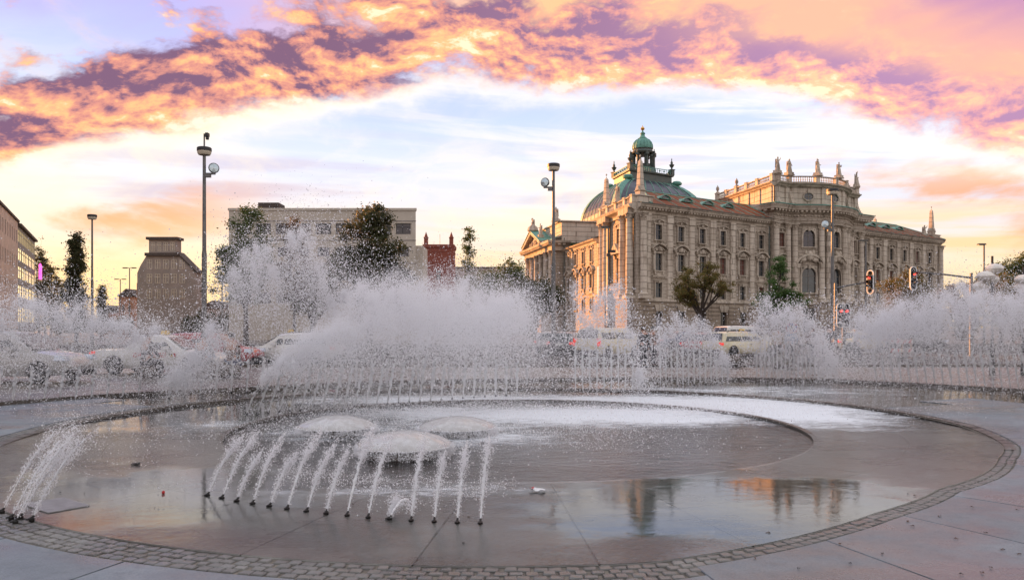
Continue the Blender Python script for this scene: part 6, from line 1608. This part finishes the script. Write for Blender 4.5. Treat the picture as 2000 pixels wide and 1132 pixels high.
def row(n, pfun, vfun, desc, group, t1, r0, r1, far=False, skip=()):
    bs, vl = [], []
    for i in range(n):
        b = pfun(i); v_ = vfun(i, b); vh = math.hypot(v_[0], v_[1]); ang = math.atan2(v_[1], v_[0])
        if i not in skip:
            me = stream_mesh(vh, v_[2], t1 * rg.uniform(.85, 1.15), r0, r1, int(rg.integers(1e6)))
            jet(f'{ORD[i]} {desc}', b, ang, me, group)
        bs.append(b); vl.append(v_)
    return np.array(bs), np.array(vl)
def inward(b, speed, up, side=0.0):
    d = np.array([CX - b[0], CY - b[1]]); d /= np.linalg.norm(d); d = d + np.array([-d[1], d[0]]) * side
    return np.array([d[0] * speed, d[1] * speed, up])
def jit(v_, s=.05): return v_ * (1 + rg.normal() * s)
ZR = .010
def gp(px, py, z=ZR): return np.array(G(px, py, z))
def lerp_px(pts, n):
    pts = np.array(pts, float); s = np.r_[0, np.cumsum(np.hypot(*np.diff(pts, axis=0).T))]; u = np.linspace(0, s[-1], n)
    return np.stack([np.interp(u, s, pts[:, 0]), np.interp(u, s, pts[:, 1])], 1)
# near row
npx = [(406, 966), (434, 971), (463, 977), (494, 982), (527, 987), (561, 992), (599, 997), (637, 1001), (678, 1005), (719, 1009), (761, 1012), (803, 1015), (848, 1017), (893, 1019), (938, 1020)]
nb, nv = row(15, lambda i: gp(*npx[i]), lambda i, b: jit(inward(b, 1.85, 3.65 if i != 10 else 1.9, rg.normal() * .05), .085), 'low white jet counted along the near row from the grating', 'near row of low jets', .17, .007, .016, skip=(10,))
b = gp(*npx[10]); v_ = inward(b, .7, 1.75, -.8)
jet('small weak jet curling over in the near row, beads of water only', b, math.atan2(v_[1], v_[0]), stream_mesh(math.hypot(v_[0], v_[1]), v_[2], .05, .007, .01, 5), 'near row of low jets')
P_near = [flight(nb, nv, 12000, .08, .36, .025, (.0, .0, 0), .9), flight(nb, nv, 2600, .30, 1.0, .16, (.05, 0, 0)), ropes(nb, nv, 22000, .04, .33, .012, 16)]
keep = lambda p: p
o = droplets(np.concatenate(P_near), sizes(sum(map(len, P_near)), .0026, .45, .008)); tag(o, 'fine droplets thrown up by the near row of low jets', 'spray')
p = flight(b[None], v_[None], 130, .05, .98, .03, (0, 0, 0)); o = droplets(p, sizes(len(p), .008, .3, .014)); tag(o, 'string of clear water beads from the weak curling jet', 'spray')
# jets at the drain grating
gl = [(4, 998), (22, 1010), (40, 1009), (30, 1018), (62, 1013)]
gb_, gv_ = row(5, lambda i: gp(*gl[i], .016), lambda i, b: jit(inward(b, 1.9, 4.0), .07), 'white jet rising from the drain grating at the picture edge', 'jets by the drain grating',  .26, .008, .017)
p = np.concatenate([flight(gb_, gv_, 2600, .1, .38, .025, (0, 0, 0), .9), flight(gb_, gv_, 900, .3, 1.0, .14, (.1, 0, 0)), ropes(gb_, gv_, 6500, .04, .36, .013, 14)]); o = droplets(p, sizes(len(p), .0028, .4, .008)); tag(o, 'droplets over the jets at the drain grating', 'spray')

def plume(label, jets, n_fine, n_big, spread, med=.0062, t0=.08, wind=(.2, -.1, 0), power=.85, t1=1.0, mist=0):
    bs, vl = jets
    a = flight(bs, vl, n_fine, t0, t1, spread, wind, power); b = flight(bs, vl, n_big, t0, t1, spread * 1.25, wind, power)
    e = ropes(bs, vl, n_fine // 2, t0 + .06, .74, .04, 12)
    pos, rad = [a, b, e], [sizes(len(a), med * .82, .5, .016), sizes(len(b), med * 1.75, .35, .024), sizes(len(e), med * .8, .4, .014)]
    o = droplets(np.concatenate(pos), np.concatenate(rad)); tag(o, label, 'spray'); return o
# inner far row: big middle plume
cpx = lerp_px([(482, 808), (560, 802), (640, 797), (760, 788), (900, 776), (1010, 770)], 26)
cj = row(26, lambda i: gp(*cpx[i], .03), lambda i, b: jit(inward(b, 2.0 + .015 * i, 6.9 - 1.9 * max(0, (6 - i) / 6)), .05), 'leaning jet of the inner far row, counted from the street end', 'inner far row of jets', .17, .014, .05)
plume('dense white plume in the middle of the fountain', cj, 215000, 20000, .50, .0037, .16, (.45, -.25, 0), .85, .9)
# tall plume behind, towards the office block
bpx = lerp_px([(330, 776), (450, 766), (560, 762), (680, 758), (800, 756), (930, 754), (1030, 752)], 24)
bz = [3.4, 5.0, 6.4, 7.6, 8.9, 9.3, 9.4, 9.0, 9.3, 8.8, 8.4, 8.3, 7.8, 7.7, 7.5, 7.4, 7.6, 7.5, 7.6, 7.9, 7.7, 7.6, 7.3, 7.0]
bj = row(24, lambda i: gp(*bpx[i], .07), lambda i, b: jit(inward(b, 1.1, bz[i] * .955, -.15), .05), 'tall jet of the outer row before the office block', 'outer row before the office block', .12, .016, .05)
plume('tall loose plume before the office block', bj, 210000, 36000, .6, .0050, .34, (.25, .1, 0), .9, .84)
# plume at the street end
apx = lerp_px([(-190, 800), (-60, 792), (60, 785), (160, 779), (270, 774)], 16)
aj = row(16, lambda i: gp(*apx[i], .07), lambda i, b: jit(inward(b, 1.2, 6.7 - .15 * max(0, i - 8) ** 1.2, -.1), .06), 'jet of the outer row before the large grey car', 'outer row at the street end', .14, .016, .05)
plume('pale plume before the large grey car', aj, 85000, 10000, .7, .0044, .25, (.3, 0, 0), .85, .85)
# three fans before the cars
dpx = lerp_px([(1124, 764), (1250, 765)], 10)
dj = row(10, lambda i: gp(*dpx[i], .07), lambda i, b: jit(inward(b, .18, [7.6, 6.6, 6.0, 6.4, 7.0, 7.3, 7.3, 6.9, 5.6, 3.4][i], 0), .03), 'upright jet of the fan before the cream taxi van', 'fan before the cream taxi van', .22, .016, .034)
plume('upright fan of spray before the cream taxi van', dj, 15000, 4500, .22, .0062, .3, (.1, 0, 0), .7)
epx = lerp_px([(1290, 753), (1350, 751), (1422, 747)], 13)
ej = row(13, lambda i: gp(*epx[i], .07), lambda i, b: jit(inward(b, .25, [6.3, 5.4, 6.0, 6.6, 6.3, 5.9, 6.0, 6.2, 6.0, 5.7, 5.2, 4.6, 4.0][i], 0), .03), 'upright jet of the middle fan before the red car', 'middle fan of jets', .24, .016, .034)
plume('low middle fan of spray before the red car', ej, 15000, 4500, .24, .0064, .32, (-.1, 0, 0), .7)
fpx = lerp_px([(1478, 740), (1540, 742), (1632, 741)], 20)
fj = row(20, lambda i: gp(*fpx[i], .07), lambda i, b: jit(inward(b, .95, [6.0, 6.6, 7.0, 7.1, 6.8, 6.6, 6.7, 6.8, 7.0, 7.0, 6.9, 6.8, 6.6, 6.4, 6.0, 5.6, 5.2, 4.8, 4.2, 3.6][i], .25), .03), 'jet of the fan before the standing people', 'fan before the standing people', .22, .016, .036)
plume('leaning fan of spray before the standing people', fj, 26000, 8000, .34, .0066, .32, (-.15, 0, 0), .7)
gpx = lerp_px([(1712, 747), (1800, 750), (1900, 754), (1996, 758), (2120, 770)], 26)
gj = row(26, lambda i: gp(*gpx[i], .10), lambda i, b: jit(inward(b, 2.1, 6.5 + .05 * min(i, 12), .1), .05), 'leaning jet of the dense end row under the globe lamps', 'dense end row of jets', .20, .016, .045)
plume('dense white plume under the globe lamps', gj, 190000, 20000, .55, .0042, .18, (-.35, -.1, 0), .85, .9)
# loose drops between the fans and under the mast
def scatter(label, boxes, n, med):
    ps = []
    for (x0, x1, y0, y1, Y0, Y1), f in boxes:
        k = int(n * f); px = rg.uniform(x0, x1, k); Y = rg.uniform(Y0, Y1, k); py = y1 - (y1 - y0) * rg.beta(1.1, 1.7, k)
        ps.append(np.stack([(px - 1000) / F * Y, Y, H - (py - HZ) / F * Y], 1))
    p = np.concatenate(ps); p = p[p[:, 2] > .02]; o = droplets(p, sizes(len(p), med, .45, .022)); tag(o, label, 'spray')
scatter('loose drops drifting before the lamp mast and far taxi', [((1590, 1760, 560, 750, 22, 27), 1.0)], 9000, .0074)
scatter('thin veil of drops drifting over the far rim of the basin', [((0, 480, 600, 760, 17, 24), .5), ((1020, 1300, 590, 760, 17, 23), .5)], 14000, .0056)
scatter('low mist hanging over the inner pool', [((520, 1060, 745, 830, 16, 20), .2), ((1000, 1900, 752, 850, 14, 21), .5), ((60, 560, 770, 850, 13, 18), .15)], 60000, .0026)
# splash rising where the spray falls back on the water
ps = []
for cx_, cy_, sx, sy, n in ((3.6, 2.6, 1.8, .8, 9000), (-1.5, 2.6, 3.2, 1.2, 14000), (-3.3, -.4, 1.6, 1.0, 6000), (.9, -1.3, 1.2, 1.0, 5000), (4.6, 4.6, 2.4, 1.0, 9000), (7.5, 8.0, 3, 1.2, 7000)):
    x = CX + cx_ + rg.normal(size=n) * sx; y = CY + cy_ + rg.normal(size=n) * sy; ps.append(np.stack([x, y, .02 + rg.exponential(.045, n)], 1))
p = np.concatenate(ps); o = droplets(p, sizes(len(p), .0040, .45, .012)); tag(o, 'low splashes where spray falls back on the pool', 'spray')

ps = []
for b, v_ in zip(nb, nv):
    t = 2 * v_[2] / Gv; c_ = b + v_ * t; n = 260
    q = c_[:2] + rg.normal(size=(n, 2)) * np.array([.13, .20]); ps.append(np.c_[q, .012 + rg.exponential(.030, n)])
p = np.concatenate(ps); o = droplets(p, sizes(len(p), .0026, .5, .008)); tag(o, 'small splashes where the low near jets land', 'spray')
# water bells: three smooth domes of water over stone drums
def bell(label, px, py, rad, hgt, seed):
    c0 = G(px, py, -.03); c = thing('water_bell', label, 'water bell', tuple(c0), 0, 'water bells in the pool'); rd = np.random.default_rng(seed)
    m = MB(); m.lathe([(rad * .84, -.12), (rad * .84, hgt * .42), (rad * .9, hgt * .46), (rad * .9, hgt * .52), (rad * .5, hgt * .7)], n=48); m.build('stone_drum', 'riser_stone', c, True)
    n = 96; prof = [(0.0, 1.0), (.16, .992), (.34, .955), (.52, .88), (.70, .77), (.84, .66), (.93, .56), (.985, .46), (1.0, .38)]
    vs, fs = [], []; ph = rd.uniform(0, 6, 5)
    for j, (r, z) in enumerate(prof):
        for k in range(n):
            a = 2 * math.pi * k / n; rip = .010 * math.sin(23 * a + ph[0] + j) * r + .012 * math.sin(9 * a + ph[1]) * r; vs.append((rad * (r + rip * .6) * math.cos(a), rad * (r + rip * .6) * math.sin(a), hgt * (z + rip)))
    for j in range(len(prof) - 1):
        for k in range(n): fs.append((j * n + k, (j + 1) * n + k, (j + 1) * n + (k + 1) % n, j * n + (k + 1) % n))
    m = MB(); m.add(vs, fs); m.build('water_dome', 'bell_water', c, True)
    # ragged curtain of drops under the rim
    k = 16000; a = rd.uniform(0, 2 * math.pi, k); z = hgt * .44 * rd.uniform(0, 1, k) ** .8; st = .5 + .5 * np.sin(a * 31 + ph[2]) * np.sin(a * 17 + ph[3])
    ok = rd.uniform(0, 1, k) < .25 + .6 * st; a, z = a[ok], z[ok]; r = rad * (.975 + .04 * rd.normal(size=len(a)) + .03 * (1 - z / hgt)); p = np.stack([r * np.cos(a), r * np.sin(a), z], 1)
    droplets(p, sizes(len(p), .0040, .4, .010), 'water_curtain', c)
m, t, bb = new_mat('bell_water'); bb.inputs['Base Color'].default_value = (.50, .48, .46, 1); bb.inputs['Roughness'].default_value = .11; bb.inputs['IOR'].default_value = 1.33; bb.inputs['Specular IOR Level'].default_value = .8
pz = geo_pos(t); hN = noise(t, pz, 22, 5, .7) * .6 + noise(t, pz, 6, 4, .6); bump(t, bb, hN, .22, .012)
t.links.new(mixc(t, noise(t, pz, 9, 6, .7).ss(.4, .65), (.40, .39, .38), (.50, .50, .50)).s, bb.inputs['Base Color'])
bell('near water bell, smooth dome over a brown dripping stone drum', 790, 886, .70, .34, 1); bell('water bell just behind the near one, towards the street', 658, 846, .68, .32, 2); bell('water bell lost in white mist behind the near one', 893, 846, .68, .30, 3)

# ------------------------------------------------------------------ litter on the wet stone
m = MB(); rd = random.Random(2)
g_ = [(i / 5 - .5, j / 4 - .5) for j in range(5) for i in range(6)]; m.add([(x * .18 * (1 - .3 * abs(y)), y * .11, .010 + rd.uniform(0, .022)) for x, y in g_], [(j * 6 + i, j * 6 + i + 1, (j + 1) * 6 + i + 1, (j + 1) * 6 + i) for j in range(4) for i in range(5)])
w = thing('wrapper', 'crumpled white and red paper wrapper lying on the wet stones', 'litter', tuple(G(1050, 958, .012)), R(-12)); m.build('paper', 'litter_white', w, True); m = MB(); m.add([(-.10 + .014 * k, -.02 + .03 * (k % 2), .022 + .008 * (k % 3)) for k in range(5)] + [(-.10 + .014 * k, .035, .018 + .006 * k) for k in range(5)], [(k, k + 1, k + 6, k + 5) for k in range(4)]); m.build('red_corner', 'litter_red', w)
def small(name, label, cat, px, py, m, mname, rz=0.0, z=.010, group=None): o = m.build(name, mname, None, True, tuple(G(px, py, z)), rz); tag(o, label, cat, group); return o
m = MB(); m.lathe([(.014, 0), (.017, .007), (.017, .02), (.012, .028), (.004, .031)], n=12); small('bottle_cap', 'small bright red cap on the wet stones', 'cap', 319, 963, m, 'litter_red')
m = MB(); m.add([(-.06, -.02, .0), (0, -.035, .02), (.06, -.01, .008), (.055, .02, .03), (0, .03, .012), (-.05, .02, .02)], [(0, 1, 2, 3, 4, 5)]); m.prism([(-.05, -.02, 0), (.03, -.03, 0), (.05, .01, 0), (-.02, .025, 0)], (0, 0, .014)); small('leaf_scrap', 'curled black leaf lying far out on the wet ring stones', 'leaf', 265, 907, m, 'litter_black', .1)
def leafm(r): 
    m = MB(); a = rd.uniform(.6, 1.4); m.add([(-r, 0, .002), (-r * .3, -r * .45 * a, .012), (r * .5, -r * .35, .004), (r, 0, .010), (r * .4, r * .4 * a, .003), (-r * .4, r * .4, .014), (0, 0, .006)], [(0, 1, 6), (1, 2, 6), (2, 3, 6), (3, 4, 6), (4, 5, 6), (5, 0, 6)]); return m
where = ['beside the cobbles', 'on the paving near the picture corner', 'on the paving far from the cobbles']
m = leafm(.09); small('fallen_leaf', 'rust orange leaf on the terrace under the end plume', 'leaf', 1938, 783, m, 'leaf_dry', .3, .03)
spots = [(1774, 965), (1787, 968), (1899, 990), (1925, 1040), (1773, 1018), (1782, 1027), (1878, 1121), (1918, 1118), (1958, 1073), (1723, 1081), (1935, 1108), (1987, 996), (1270, 971), (1500, 1040), (1640, 1062), (1660, 1100), (1835, 1008), (1868, 1052), (1560, 1110), (1475, 1090), (1990, 1082), (905, 1060), (915, 1010), (62, 956), (118, 962), (700, 955), (690, 985), (165, 963)]
for k, (px, py) in enumerate(spots):
    o = small('fallen_leaf', 'small dark fallen leaf or scrap lying flat on the wet stone', 'leaf', px, py, leafm(rd.uniform(.013, .026)), 'leaf_dry' if k % 3 else 'litter_black', rd.uniform(0, 6), .006 if py > 1000 else .010, 'scraps and fallen leaves on the stone')
m = MB(); m.lathe([(.03, 0), (.05, .004), (.03, .012), (.0, .014)], n=14)
print('droplets', NDROP[0], 'tris', sum(len(o.data.polygons) for o in sc.objects if o.type == 'MESH') * 2)
